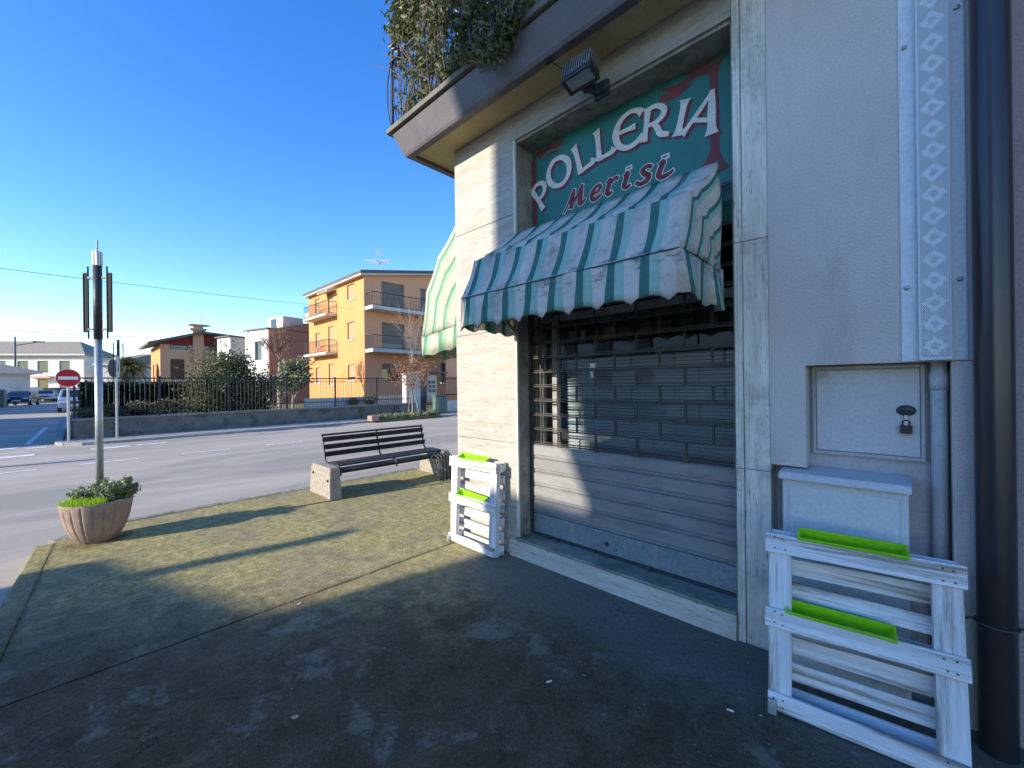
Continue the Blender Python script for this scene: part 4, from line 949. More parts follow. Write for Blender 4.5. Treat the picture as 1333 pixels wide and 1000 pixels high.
for k in range(4200):
    if rnd.random() < .22: y = rnd.uniform(-.2,2.55)**1; x = -3.108+rnd.gauss(0,.012)
    elif rnd.random() < .45: y = rnd.uniform(.3,6); x = -6.33+rnd.gauss(0,.035)
    elif rnd.random() < .5: x = rnd.uniform(-6.0,-3.2); y = -.17-.059*(x+6.1)+rnd.gauss(0,.015)
    else: x = -5.6+rnd.gauss(0,.4); y = 1.9+rnd.gauss(0,.7)
    if x > -5.0 and y > 0 and abs(x+3.108) > .05: continue
    if (x-pc_[0])**2+(y-pc_[1])**2 < .04: continue
    h = rnd.uniform(.004,.014); lx, ly = rnd.gauss(0,.01), rnd.gauss(0,.01)
    mb.add([(x-.003,y,.0),(x+.003,y+.002,.0),(x+lx,y+ly,h)], [(0,1,2)])
tag(obj('moss_tufts', mb, 'shrub', recalc=False), 'sparse moss and grass sprouting along the kerb edges', 'moss', kind='stuff')
#FAR
# ------------------------------------------------------------------ across the street: low wall, fence, garden
lw = thing('low_wall', 'long low weathered concrete wall carrying the iron fence across the street', 'wall', (-18.4,0,0))
obj('wall_body', MB().box(-18.55,-18.3,-.12,12.0,-.2,.54), 'lowwall', lw)
obj('coping', MB().box(-18.6,-18.25,-.17,12.0,.54,.60), 'copping', lw, bevel=.01)
fn = thing('iron_fence', 'long dark iron bar fence on the low wall across the street', 'fence', (-18.42,0,.6))
mb = MB(); y = -.1
while y < 11.9: mb.tube([(-18.42,y,.6),(-18.42,y,1.84)], .009, 4, cap=False); y += .125
obj('bars', mb, 'railing', fn)
mb = MB(); mb.bar((-18.42,-.12,1.85),(-18.42,11.95,1.85),.05,.04); mb.bar((-18.42,-.12,.82),(-18.42,11.95,.82),.035,.03); mb.bar((-18.42,-.12,1.72),(-18.42,11.95,1.72),.02,.02)
obj('rails', mb, 'railing', fn)
y = -.1
while y < 12: obj('post', MB().box(-18.45,-18.39,y-.03,y+.03,.6,1.92), 'railing', fn); y += 2.0
sf = thing('iron_fence', 'dark iron fence turning the corner along the shaded side street', 'fence', (-18.4,-.1,.6))
mb = MB(); x = -18.5
while x > -24: mb.tube([(x,-.12,.5),(x,-.12,1.84)], .011, 4, cap=False); x -= .2
mb.bar((-18.4,-.12,1.85),(-24,-.12,1.85),.05,.04); obj('bars', mb, 'railing', sf)
sw_ = thing('low_wall', 'low concrete wall along the shaded side street behind the no entry sign', 'wall', (-21,-.12,0))
obj('wall_body', MB().box(-24,-18.56,-.22,-.02,-.2,.54), 'lowwall', sw_)
# gate section
gw = thing('garden_wall', 'white painted garden wall with entrance pillar below the orange apartment block', 'wall', (-19.6,10,0))
mb = MB(); mb.box(-20.2,-20.0,7.2,12.6,-.05,.95); obj('wall_body', mb, 'white', gw)
obj('pillar', MB().box(-19.3,-18.9,11.85,12.72,-.1,2.08), 'white', gw, bevel=.01)
obj('pillar_cap', MB().box(-19.36,-18.84,11.8,12.78,2.08,2.14), 'balconcrete', gw)
gt = thing('gate_canopy', 'small flat dark canopy over the garden gate beside the white pillar', 'canopy', (-19.2,13.4,0))
obj('roof', MB().box(-19.9,-18.6,12.6,14.35,2.16,2.25), 'roof', gt)
obj('gate', MB().box(-19.13,-19.07,12.74,13.20,.05,2.0), 'signback', gt)
obj('letterbox_panel', MB().box(-19.15,-19.0,13.22,13.86,.6,2.05), 'cream', gt)
mb = MB()
for i in range(2):
    for j in range(3): mb.box(-18.995,-18.98,13.30+i*.26,13.50+i*.26,1.1+j*.24,1.28+j*.24)
obj('letterboxes', mb, 'shuttergrey', gt)
gf = thing('iron_fence', 'short dark iron fence right of the garden gate on a white base wall', 'fence', (-18.9,16,.6))
mb = MB(); y = 13.9
while y < 22: mb.tube([(-18.9,y,.6),(-18.9,y,1.9)], .012, 4, cap=False); y += .14
mb.bar((-18.9,13.87,1.9),(-18.9,22,1.9),.05,.05); mb.bar((-18.9,13.87,.95),(-18.9,22,.95),.05,.05); obj('bars', mb, 'railing', gf)
obj('base_wall', MB().box(-19,-18.8,13.87,22,-.1,.62), 'white', gf)
mb = MB(); mb.box(-18.5,-17.95,13.2,13.8,.0,.9); mb.box(-18.55,-17.9,13.15,13.85,.9,.96)
wb = tag(obj('waste_bin', mb, 'bin', bevel=.03), 'dark wheeled rubbish bin standing by the garden gate', 'bin')

def bush(name, label, c, r, n, mat, size, seed, clumps=0, cat='bush', trunk=None, core=False):
    rnd = random.Random(seed); t = thing(name, label, cat, (c[0],c[1],0))
    mb = MB(); leaves(mb, blob_pts(c, r, n, .45, rnd, clumps), size, rnd=rnd); obj('foliage', mb, mat, t, recalc=False)
    mb = MB(); mb.tube([(c[0],c[1],-.05),(c[0]+.05,c[1],c[2]*.6),(c[0],c[1]+.05,c[2])], [.07,.05,.02], 6)
    for k in range(7):
        a = rnd.uniform(0,6.28); mb.tube([(c[0],c[1],c[2]*rnd.uniform(.2,.7)),(c[0]+r[0]*.6*math.cos(a),c[1]+r[1]*.6*math.sin(a),c[2]+r[2]*rnd.uniform(-.2,.6))], [.03,.008], 4)
    obj('trunk', mb, 'twig', t, recalc=False); return t
# clipped hedge: leafy faces over a box volume
hd = thing('clipped_hedge', 'dark clipped hedge behind the iron fence left of the big bush', 'hedge', (-21.6,2.2,0))
rnd = random.Random(41); pts = []
for k in range(16000):
    f = rnd.random(); y = rnd.uniform(-.0,5.2); x = rnd.uniform(-22.2,-21.4); z = rnd.uniform(0,1.66)
    if f < .6: x = -21.4+rnd.gauss(0,.03)
    elif f < .85: z = 1.66+rnd.gauss(0,.035)
    pts.append((x,y,z))
mb = MB(); mb.box(-22.15,-21.46,.05,5.15,0,1.60); leaves(mb, pts, .085, rnd=rnd); obj('foliage', mb, 'hedge', hd, recalc=False)
mb = MB()
for k in range(12): mb.tube([(-21.8,.2+k*.42,0),(-21.8,.2+k*.42+.05,1.3)], [.03,.012], 4)
obj('stems', mb, 'twig', hd, recalc=False)
bush('garden_bush', 'large rounded evergreen bush rising above the fence left of centre', (-20.4,4.30,1.1), (1.1,1.42,1.5), 24000, 'conifer', .075, 42, 60)
for c, r, sd_, lb in [((-19.2,.6,.75),(.5,.55,.35),43,'scrubby dry bush behind the fence just right of the street corner'),((-19.3,1.9,.75),(.45,.75,.38),44,'low straggly bush behind the fence between the sign pole and the hedge end')]:
    bush('scrub_bush', lb, c, r, 1300, 'shrub', .07, sd_, 8)
for y_, sd_, r_, lb in [(9.3,46,.22,'small round shrub behind the fence in front of the orange block'),(10.2,47,.32,'round dry garden shrub beside the white garden wall')]:
    bush('garden_shrub', lb, (-19.6,y_,r_+.5), (r_,r_*1.3,r_), 500, 'shrub', .06, sd_)
# olive-like tree
rnd = random.Random(50); tr = thing('olive_tree', 'small round grey-green tree before the white houses', 'tree', (-25.8,8.6,0))
mb = MB(); tips = []; branchy(mb, (-25.8,8.6,0), (0,.05,1), 1.3, .09, 3, rnd, .8, .1, tips, 4); obj('trunk', mb, 'bark', tr, recalc=False)
mb = MB(); pts = []
for t_ in tips:
    for k in range(22): pts.append(t_+Vector((rnd.gauss(0,.2),rnd.gauss(0,.2),rnd.gauss(0,.16))))
leaves(mb, pts, .11, rnd=rnd, aspect=2.2); obj('crown', mb, 'olive', tr, recalc=False)
# pruned bare tree
rnd = random.Random(51); tr = thing('bare_tree', 'pruned bare tree with reddish twigs before the brown wall', 'tree', (-28.6,8.75,0))
mb = MB(); mb.tube([(-28.6,8.75,-.1),(-28.6,8.72,1.5),(-28.55,8.78,3.2)], [.13,.12,.10], 8); obj('trunk', mb, 'bark', tr)
mb = MB()
for k in range(7): branchy(mb, (-28.57,8.76,2.9+.12*k), (rnd.uniform(-1,1),rnd.uniform(-1,1),.9), .85, .045, 3, rnd, .7, .25, None, 4)
obj('crown', mb, 'bark_red', tr, recalc=False)
# young staked tree with dry leaves in a verge bed
bed = MB(); nn = 18
bed.prism([(-17.15+.0,8.9),(-16.35,8.9),(-16.30,12.2),(-17.15,12.2)], (0,0,-.06),(1,0,0),(0,1,0),(0,0,.10))
tag(obj('verge_bed', bed, 'lawn'), 'narrow green verge bed at the kerb around the young tree', 'verge', kind='structure')
rnd = random.Random(52); mb = MB(); pts = [(rnd.uniform(-17.1,-16.4),rnd.uniform(8.9,12.2),.04+abs(rnd.gauss(0,.09))) for k in range(1500)]
leaves(mb, pts, .07, rnd=rnd); tag(obj('ground_cover', mb, 'olive', recalc=False), 'low leafy ground cover filling the verge bed by the kerb', 'ground cover', kind='stuff')
tr = thing('young_tree', 'slim staked young tree with a tuft of dry brown leaves', 'tree', (-16.8,10.85,0))
mb = MB(); mb.tube([(-16.8,10.85,0),(-16.82,10.86,1.5),(-16.8,10.83,2.4),(-16.78,10.8,4.4)], [.035,.032,.03,.012], 6)
for k in range(16): branchy(mb, (-16.8,10.84,1.9+k*.15), (rnd.uniform(-1,1),rnd.uniform(-1,1),1.1), .55+.02*k, .010, 2, rnd, .45, .25, None, 3, 4)
obj('trunk', mb, 'bark', tr, recalc=False)
mb = MB(); pts = blob_pts((-16.8,10.85,2.05), (.85,.95,.68), 2000, .1, rnd, 45); leaves(mb, pts, .055, rnd=rnd); obj('crown', mb, 'brownleaf', tr, recalc=False)
for dx, dy in ((.05,-.32),(-.25,.2),(.25,.25)): obj('stake', MB().tube([(-16.8+dx,10.85+dy,0),(-16.8+dx*.15,10.85+dy*.15,1.25)], .02, 6), 'bark', tr)
obj_ = tag(obj('marker_block', MB().box(-16.75,-16.35,8.55,8.9,-.02,.22), 'planter', bevel=.02), 'small orange-brown block at the near end of the verge bed', 'block')
# palm
pt_ = thing('palm_tree', 'palm tree with shaggy crown beyond the hedge', 'tree', (-51.9,3.2,0))
rnd = random.Random(60); mb = MB(); mb.tube([(-51.9,3.2,0),(-51.9,3.15,1.5),(-51.9,3.2,3.6)], [.38,.34,.40], 10); obj('trunk', mb, 'twig', pt_)
mb = MB()
for k in range(150):
    a = rnd.uniform(0,6.28); el = rnd.uniform(-1.0,1.45); p = Vector((-51.9,3.2,3.65)); d = Vector((math.cos(a)*math.cos(el),math.sin(a)*math.cos(el),math.sin(el))); L = rnd.uniform(1.25,1.7); prev = p
    for j in range(7):
        t_ = (j+1)/7; q = p+d*L*t_+Vector((0,0,-.75*t_*t_)); sd2 = (q-prev).cross(Vector((0,0,1)))
        if sd2.length < 1e-4: sd2 = Vector((1,0,0))
        sd2 = sd2.normalized()
        for m_ in (-1,1):
            for e in range(3):
                b = prev.lerp(q,e/3); tip = b+sd2*m_*.34*math.sin(.5+2.4*t_)+ (q-prev)*.9+Vector((0,0,-.12)); mb.add([b,b+(q-prev)*.28,tip], [(0,1,2)])
        prev = q
obj('crown', mb, 'palm', pt_, recalc=False)

# ------------------------------------------------------------------ signs
ns = thing('no_entry_sign', 'round red no entry sign with white bar on a grey pole', 'road sign', (-17.6,-.215,0))
obj('pole', MB().tube([(-17.6,-.215,0),(-17.6,-.215,1.95)], .032, 10), 'steel', ns)
nv = Vector((.97,.24,0)).normalized(); sv = Vector((-nv.y,nv.x,0)); c0 = Vector((-17.55,-.215,1.83))
def disc(c, n_, s_, r, th, k=40): 
    m = MB(); m.prism([(r*math.cos(2*math.pi*i/k), r*math.sin(2*math.pi*i/k)) for i in range(k)], c, s_, (0,0,1), n_*th); return m
obj('rim', disc(c0, nv, sv, .262, .012), 'signwhite', ns); obj('disc', disc(c0+nv*.0125, nv, sv, .250, .003), 'signred', ns)
mb = MB(); mb.prism([(-.205,-.045),(.205,-.045),(.205,.045),(-.205,.045)], c0+nv*.0160, sv, (0,0,1), nv*.002); obj('bar', mb, 'signwhite', ns)
bs = thing('round_sign', 'round road sign seen from its dark back on a thin grey pole', 'road sign', (-17.6,.80,0))
obj('pole', MB().tube([(-17.6,.80,0),(-17.6,.80,2.5)], .030, 10), 'steel', bs)
n2 = Vector((-.45,-.89,0)).normalized(); s2 = Vector((-n2.y,n2.x,0)); obj('disc', disc(Vector((-17.62,.74,2.14)), n2, s2, .28, .015), 'signback', bs)
l2 = thing('lamp_post', 'far lamp post with dark vertical fins seen behind the round sign', 'street lamp', (-26,1.25,0))
obj('pole', MB().tube([(-26,1.25,0),(-26,1.25,3.0)], .05, 8), 'steel', l2)
obj('sleeve', MB().tube([(-26,1.25,3.0),(-26,1.25,3.75)], .055, 8), 'darkmetal', l2)
for s_ in (-1,1): obj('fin', MB().box(-26.03,-25.97,1.25+s_*.16-.02,1.25+s_*.16+.02,2.6,3.6).bar((-26,1.25,3.4),(-26,1.25+s_*.16,3.4),.02,.02).bar((-26,1.25,2.8),(-26,1.25+s_*.16,2.8),.02,.02), 'darkmetal', l2)
s3 = thing('street_light', 'tall arm street light above the far parked cars', 'street lamp', (-78,-5.29,0))
obj('pole', MB().tube([(-78,-5.29,-.1),(-78,-5.29,8.0)], [.12,.08], 8), 'signback', s3)
obj('arm', MB().tube([(-78,-5.29,6.9),(-78,-3.6,7.4)], .05, 6).box(-78.2,-77.8,-3.9,-2.9,7.42,7.55), 'signback', s3)

# ------------------------------------------------------------------ buildings
def rot_box(mb, c, ax, w, d, z0, z1): pass
def railing(bld_, a, b, z, h=1.0, name='railing', mat='railing', step=.14):
    m = MB(); a = Vector(a); b = Vector(b); L = (b-a).length; n_ = max(1,int(L/step))
    for k in range(n_+1):
        p = a.lerp(b,k/n_); m.tube([(p.x,p.y,z),(p.x,p.y,z+h)], .012, 4, cap=False)
    m.bar((a.x,a.y,z+h),(b.x,b.y,z+h),.05,.04); m.bar((a.x,a.y,z+.08),(b.x,b.y,z+.08),.03,.03); return m
def windows(b, O, U, In, holes, depth, mat='pane', shut=None, close=None):
    O, U, In = map(Vector, (O,U,In)); Z = Vector((0,0,1))
    for i, (u0,u1,z0,z1) in enumerate(holes):
        c = (close[i] if close else 1.0) if shut else 0
        fr = MB(); P = O+In*(depth-.06)
        t = .06
        for (a0,a1,c0_,c1) in ((u0,u0+t,z0,z1),(u1-t,u1,z0,z1),(u0+t,u1-t,z0,z0+t),(u0+t,u1-t,z1-t,z1)):
            fr.prism([(a0,c0_),(a1,c0_),(a1,c1),(a0,c1)], P, U, Z, In*.05)
        w_ = obj('window', fr, 'white' if mat == 'pane' else mat, b, recalc=True)
        m = MB(); Q = O+In*(depth-.03); m.quad(Q+U*u0+Z*z0, Q+U*u1+Z*z0, Q+U*u1+Z*z1, Q+U*u0+Z*z1); obj('pane', m, 'pane', w_, recalc=False)
        if c > 0:
            m = MB(); zz = z1-(z1-z0)*c; Q = O+In*(depth-.10); kz = z1
            m.prism([(u0+.01,zz),(u1-.01,zz),(u1-.01,z1),(u0+.01,z1)], Q, U, Z, In*.03); obj('roller_blind', m, shut, w_)
        m = MB(); m.prism([(u0-.08,z0-.08),(u1+.08,z0-.08),(u1+.08,z0),(u0-.08,z0)], O-In*.07, U, Z, In*(.07+depth-.1)); obj('window_sill', m, 'balconcrete', w_)
# orange block: corner at (-27.5, 13.9)
ob = thing('apartment_block', 'three storey orange apartment block with balconies behind the fence', 'building', (-32.5,19,0))
hL = [(-30.15,-28.95,7.9,9.05),(-30.15,-28.95,4.95,6.25),(-30.15,-28.95,1.95,3.1),(-33.6,-32.6,7.15,9.1),(-33.6,-32.6,4.2,6.3),(-33.6,-32.6,1.6,3.3),(-36.2,-35.2,7.7,8.9),(-36.2,-35.2,4.8,6.0),(-36.2,-35.2,1.8,3.1)]
holes = [(a+37.6,b+37.6,c,d) for a,b,c,d in hL]
hR = [(15.25,17.15,7.15,9.15),(15.25,17.15,4.15,6.15),(15.25,16.7,1.85,3.1),(18.6,20.2,7.15,9.15),(18.6,20.2,4.15,6.15)]
hr2 = [(a-13.9,b-13.9,c,d) for a,b,c,d in hR]
mb = MB(); mb.wall((-37.6,13.9,0),(1,0,0),(0,1,0),10.1,9.4,holes,.2); mb.quad((-37.6,13.9,0),(-37.6,26,0),(-37.6,26,9.4),(-37.6,13.9,9.4)); mb.quad((-37.6,26,0),(-27.5,26,0),(-27.5,26,9.4),(-37.6,26,9.4))
obj('wall', mb, 'orange', ob, recalc=False)
mb = MB(); mb.wall((-27.5,13.9,0),(0,1,0),(-1,0,0),12.1,9.4,hr2,.2)
mb.add([(-27.5,13.9,9.4),(-27.5,26,9.4),(-27.5,19.95,10.5)], [(0,1,2)]); mb.add([(-37.6,13.9,9.4),(-37.6,26,9.4),(-37.6,19.95,10.5)], [(0,1,2)])
obj('gable_wall', mb, 'salmon', ob, recalc=False)
windows(ob, (-37.6,13.9,0),(1,0,0),(0,1,0), holes, .2, 'shutter', 'shutter', [.95,.95,.8,1,1,1,1,1,1])
windows(ob, (-27.5,13.9,0),(0,1,0),(-1,0,0), hr2, .2, 'shuttergrey', 'shuttergrey', [.9,.75,.3,.9,.8])
mb = MB(); th = .16
mb.prism([(13.45,9.36),(19.95,10.5),(26.6,9.32),(26.6,9.5),(19.95,10.7),(13.45,9.54)], (-37.75,0,0),(0,1,0),(0,0,1),(10.7,0,0)); obj('roof', mb, 'roof', ob)
mb = MB(); mb.prism([(13.5,9.24),(13.9,9.28),(19.95,10.38),(26,9.28),(26.5,9.20),(26.5,9.33),(19.95,10.5),(13.5,9.36)], (-37.7,0,0),(0,1,0),(0,0,1),(10.55,0,0)); obj('eaves', mb, 'balconcrete', ob)
for z in (3.98,6.98):
    b_ = obj('balcony', MB().box(-36.6,-32.0,13.05,13.9,z,z+.18), 'balconcrete', ob)
    m = railing(ob, (-36.55,13.1),(-32.05,13.1),z+.18,.95); m2 = railing(ob,(-32.05,13.1),(-32.05,13.85),z+.18,.95); m.add(m2.v,m2.f); obj('railing', m, 'railing', b_, recalc=False)
    b_ = obj('balcony', MB().box(-27.5,-26.4,13.95,20.6,z-.12,z+.12), 'balconcrete', ob)
    m = railing(ob, (-26.45,14.0),(-26.45,20.5),z+.12,.95); m2 = railing(ob,(-26.45,14.0),(-27.45,14.0),z+.12,.95); m.add(m2.v,m2.f); obj('railing', m, 'railing', b_, recalc=False)
mb = MB(); mb.prism([(0,9.02),(.0,9.12),(-.75,8.9),(-.75,8.84)], (-33.9,13.9,0),(0,1,0),(0,0,1),(1.9,0,0)); obj('sun_blind', mb, 'white', ob)
def antenna(label, x, y, z0, z1, w_, dirv=(.7,.7), dish=False):
    t = thing('roof_antenna', label, 'antenna', (x,y,z0)); m = MB(); m.tube([(x,y,z0),(x,y,z1)], .025, 5); obj('mast', m, 'steel', t)
    m = MB(); d = Vector((dirv[0],dirv[1],0)).normalized()
    zc = z0+(z1-z0)*.45
    for k in range(7): p = Vector((x,y,zc)); q = Vector((-d.y,d.x,0))*(k-3)*.16; ll = w_*(1-.07*k)/2; m.bar(p+q-d*ll, p+q+d*ll, .03,.03)
    m.bar(Vector((x,y,zc))-Vector((-d.y,d.x,0))*.55, Vector((x,y,zc))+Vector((-d.y,d.x,0))*.55,.03,.03)
    for k in range(4): m.bar(Vector((x,y,z1-.15*k-.1))-d*.25, Vector((x,y,z1-.15*k-.1))+d*.25,.02,.02)
    obj('elements', m, 'steel', t)
    if dish:
        m = MB(); m.lathe([(.0001,0),(.5,.03),(.8,.10),(.82,.11)], (x,y,zc-.05), 20); obj('dish', m, 'white', t, smooth=True)
antenna('tv antenna with horizontal elements on the orange apartment block roof', -28.4,15.6,9.9,11.9,1.9)
antenna('antenna with a flat white disc over the red gabled house', -51.5,8.6,6.6,9.2,1.2, dish=True)
# peach house at far right of the gate
ph = thing('peach_house', 'low peach house glimpsed between the side awning and the fence', 'house', (-30,24,0))
h = [(19.6-14.5,20.7-14.5,1.7,3.3),(23.3-14.5,24.4-14.5,1.7,3.3),(26.6-14.5,27.9-14.5,1.7,3.3)]
mb = MB(); mb.wall((-26.2,14.5,0),(0,1,0),(-1,0,0),18,4.6,h,.15); mb.quad((-26.2,14.5,4.6),(-26.2,32.5,4.6),(-27.4,32.5,4.8),(-27.4,14.5,4.8)); obj('wall', mb, 'salmon', ph, recalc=False)
ph.location = (-26.4,24,0)
for o_ in ph.children: o_.data.transform(Matrix.Translation((3.6,0,0)))
windows(ph, (-26.2,14.5,0),(0,1,0),(-1,0,0), h, .15, 'shuttergrey')
obj('roof', MB().box(-27.4,-25.9,20.7,32.5,4.6,4.72), 'roof', ph)
# white stepped townhouse
wt = thing('townhouse', 'white stepped modern townhouse with brown side wall', 'house', (-48.3,9.3,0), R_(14.7))
def tw(nm, m, mt_='white', par=None): return obj(nm, m, mt_, par or wt, world=False, recalc=False)
def twin(hs, y0, x0=0):
    for (a,b,c,d) in hs:
        w_ = tw('window', MB().box(x0+a,x0+b,y0+.17,y0+.2,c,d), 'shuttergrey'); tw('pane', MB().box(x0+a+.12,x0+b-.12,y0+.15,y0+.169,c+.1,d-.1), 'pane', w_)
for x0, x1, y0, H, hs in ((0,2.3,0,6.3,[(.5,1.5,3.3,4.9)]),(2.3,5.2,2.2,6.9,[(.5,1.5,3.1,5.2)]),(5.2,8.28,.0,6.6,[(1.1,2.2,3.9,5.6)])):
    m = MB(); m.wall((x0,y0,0),(1,0,0),(0,1,0),x1-x0,H,hs,.25); m.quad((x0,y0,0),(x0,9,0),(x0,9,H),(x0,y0,H)); m.quad((x1,y0,0),(x1,9,0),(x1,9,H),(x1,y0,H)); m.quad((x0,y0,H),(x1,y0,H),(x1,9,H),(x0,9,H)); tw('wall', m)
    twin(hs, y0, x0)
tw('wing_wall', MB().box(3.7,3.95,.6,2.2,0,6.9))
tw('roof', MB().box(-.15,2.5,-.2,9,6.3,6.42).box(2.3,5.35,1.2,9,6.9,7.05).box(5.1,8.5,-.15,9,6.6,6.72), 'roof')
b_ = tw('balcony', MB().box(2.3,5.2,.4,2.2,2.5,2.68), 'balconcrete'); m = railing(wt,(2.35,.45),(5.15,.45),2.68,.9); tw('railing', m, 'railing', b_)
m = MB(); m.prism([(-.0,0),(16,0),(16,8.6),(5,7.9),(.0,6.55)], (8.29,0.01,0),(0,1,0),(0,0,1),(.2,0,0)); tw('side_wall', m, 'brownwall')
tw('roof_terrace', MB().box(5.6,8.0,1.6,3.6,6.7,8.0).box(5.6,8.1,5.4,8.5,6.7,9.0)); tw('terrace_window', MB().box(6.2,7.0,1.57,1.6,7.0,7.8).box(8.1,8.13,5.9,6.9,8.0,8.7), 'pane')
# red gabled house
rg = thing('gabled_house', 'tan house with dark red gable and brown chimney beyond the hedge', 'house', (-54,9,0))
hh = [(5.93-5.2,6.97-5.2,2.3,4.25),(5.93-5.2,6.97+.3-5.2,5.15-.02,5.62),(8.85-5.2,10.1-5.2,5.1,5.6)]
mb = MB(); mb.wall((-49.8,5.2,0),(0,1,0),(-1,0,0),5.6,5.62,hh,.2); obj('wall', mb, 'housepink', rg, recalc=False)
hl = [(1.6,2.5,2.2,3.9),(4.2,5.1,2.2,3.9)]
mb = MB(); mb.wall((-56.8,5.2,0),(1,0,0),(0,1,0),7.0,5.62,hl,.2); obj('front_wall', mb, 'orange', rg, recalc=False)
windows(rg, (-56.8,5.2,0),(1,0,0),(0,1,0), hl, .2, 'shutterbr', 'shutterbr')
windows(rg, (-49.8,5.2,0),(0,1,0),(-1,0,0), hh, .2, 'shutterbr', 'shutterbr', [.9,0,0])
mb = MB(); mb.prism([(5.2,5.622),(10.8,5.622),(10.8,6.55),(8.3,6.75),(5.2,5.72)], (-49.79,0,0),(0,1,0),(0,0,1),(-.2,0,0)); obj('gable', mb, 'redpaint', rg)
obj('chimney', MB().box(-49.9,-49.55,7.6,8.45,3.9,7.1).box(-50.2,-49.35,7.4,8.65,7.1,7.28).box(-50.0,-49.5,7.65,8.4,7.28,7.55).box(-50.25,-49.3,7.3,8.75,7.55,7.66), 'housepink', rg)
mb = MB(); mb.prism([(4.3,5.50),(8.3,6.76),(11.6,6.5),(11.6,6.72),(8.3,6.98),(4.3,5.72)], (-57.6,0,0),(0,1,0),(0,0,1),(8.6,0,0)); obj('roof', mb, 'roof', rg)
# small house right of the palm
sh_ = thing('small_house', 'small pale house with grey roof between palm and tan house', 'house', (-75,6,0))
mb = MB(); mb.box(-80,-72,3.5,12,-.1,4.9); obj('wall', mb, 'cream', sh_); mb = MB(); mb.prism([(3.0,4.85),(12.5,4.85),(7.7,6.3)], (-80.5,0,0),(0,1,0),(0,0,1),(9,0,0)); obj('roof', mb, 'rooftan', sh_)
# long white block far left: rotated local frame
def rotated_house(name, label, cat, c, rz, W, Dp, H, wallm, roofm, rise, holes, over=.7, shut='shuttergrey', balc=()):
    t = thing(name, label, cat, (c[0],c[1],0), rz); m = MB()
    m.wall((-W/2,0,0),(1,0,0),(0,1,0),W,H,holes,.2); m.quad((W/2,0,0),(W/2,Dp,0),(W/2,Dp,H),(W/2,0,H)); m.quad((-W/2,0,0),(-W/2,Dp,0),(-W/2,Dp,H),(-W/2,0,H)); m.quad((-W/2,Dp,0),(W/2,Dp,0),(W/2,Dp,H),(-W/2,Dp,H))
    obj('wall', m, wallm, t, recalc=False, world=False)
    m = MB(); w2, d0, d1 = W/2+over, -over, Dp+over; ri = min(Dp/2+over, W/2)*.95
    m.add([(-w2,d0,H),(w2,d0,H),(w2,d1,H),(-w2,d1,H),(-w2+ri,Dp/2,H+rise),(w2-ri,Dp/2,H+rise),(-w2,d0,H-.2),(w2,d0,H-.2),(w2,d1,H-.2),(-w2,d1,H-.2)],
          [(0,1,5,4),(1,2,5),(2,3,4,5),(3,0,4),(0,6,7,1),(1,7,8,2),(2,8,9,3),(3,9,6,0),(6,9,8,7)]); obj('roof', m, roofm, t, world=False)
    m = MB(); m.box(-w2,w2,d0-.05,d0,H-.26,H-.02); obj('gutter', m, 'balconcrete', t, world=False)
    for i, (a,b,c_,d) in enumerate(holes):
        f = MB(); f.box(-W/2+a,-W/2+b,.16,.19,c_,d); w_ = obj('window', f, shut, t, world=False); g_ = MB(); g_.box(-W/2+a+.1,-W/2+b-.1,.145,.159,c_+.1,d-.1); obj('pane', g_, 'pane', w_, world=False)
    for (a,b,z) in balc:
        bb = obj('balcony', MB().box(-W/2+a,-W/2+b,-1.1,0,z,z+.2), 'salmon', t, world=False); obj('railing', railing(t,(-W/2+a,-1.05),(-W/2+b,-1.05),z+.2,.9,step=.3), 'railing', bb, recalc=False, world=False)
    return t
hs = []
for x in (1.5,4.2,7.5,10.6,13.4,16.5): hs += [(x,x+1.5,1.1,3.2),(x,x+1.5,4.3,6.2)]
rotated_house('long_house', 'long white two storey house with brown hipped roof far down the side street', 'house', (-104,-7.3,0), R_(52), 20, 6, 7.3, 'white', 'rooftan', 2.4, hs, balc=((3.6,7,3.4),(12.8,16,3.4)))
rotated_house('distant_house', 'distant cream house with hipped roof at the far left edge', 'house', (-125,-18,0), R_(60), 16, 10, 7.6, 'cream', 'rooftan', 3.0, [(3,4.4,1,3),(3,4.4,4.4,6.2),(8,9.4,1,3),(8,9.4,4.4,6.2)])
rotated_house('low_house', 'low pale house with wide dark eaves at the left edge', 'house', (-76,-8.6,0), R_(100), 9.2, 9, 3.7, 'white', 'rooftan', 1.5, [(1.2,2.3,1.0,2.6),(5.2,6.6,.2,2.4)], over=.9)
rotated_house('distant_villa', 'distant white villa behind the no entry sign, right of the long house', 'house', (-92,6.4,0), R_(62), 9, 8, 5.6, 'white', 'rooftan', 1.9, [(1.5,2.6,3.6,5),(5.5,6.6,3.6,5)])
gwl = thing('boundary_wall', 'grey boundary wall at the end of the side street', 'wall', (-86,-1.5,0)); obj('wall_body', MB().box(-87,-86.7,-3.4,1.6,-.1,1.75), 'lowwall', gwl)
gw2 = thing('boundary_wall', 'pale boundary wall behind the dark parked car', 'wall', (-84,-6,0)); obj('wall_body', MB().box(-95,-94.7,-12,-4,-.1,1.9), 'white', gw2)
bc = thing('recycling_bin', 'large grey-green recycling container at the left edge of the side street', 'bin', (-60,-5.9,0))
obj('body', MB().box(-62.3,-60.2,-6.9,-4.75,-.08,1.45), 'bin', bc, bevel=.08); obj('lid', MB().box(-62.4,-60.1,-7.0,-4.68,1.45,1.62), 'steel', bc, bevel=.05)

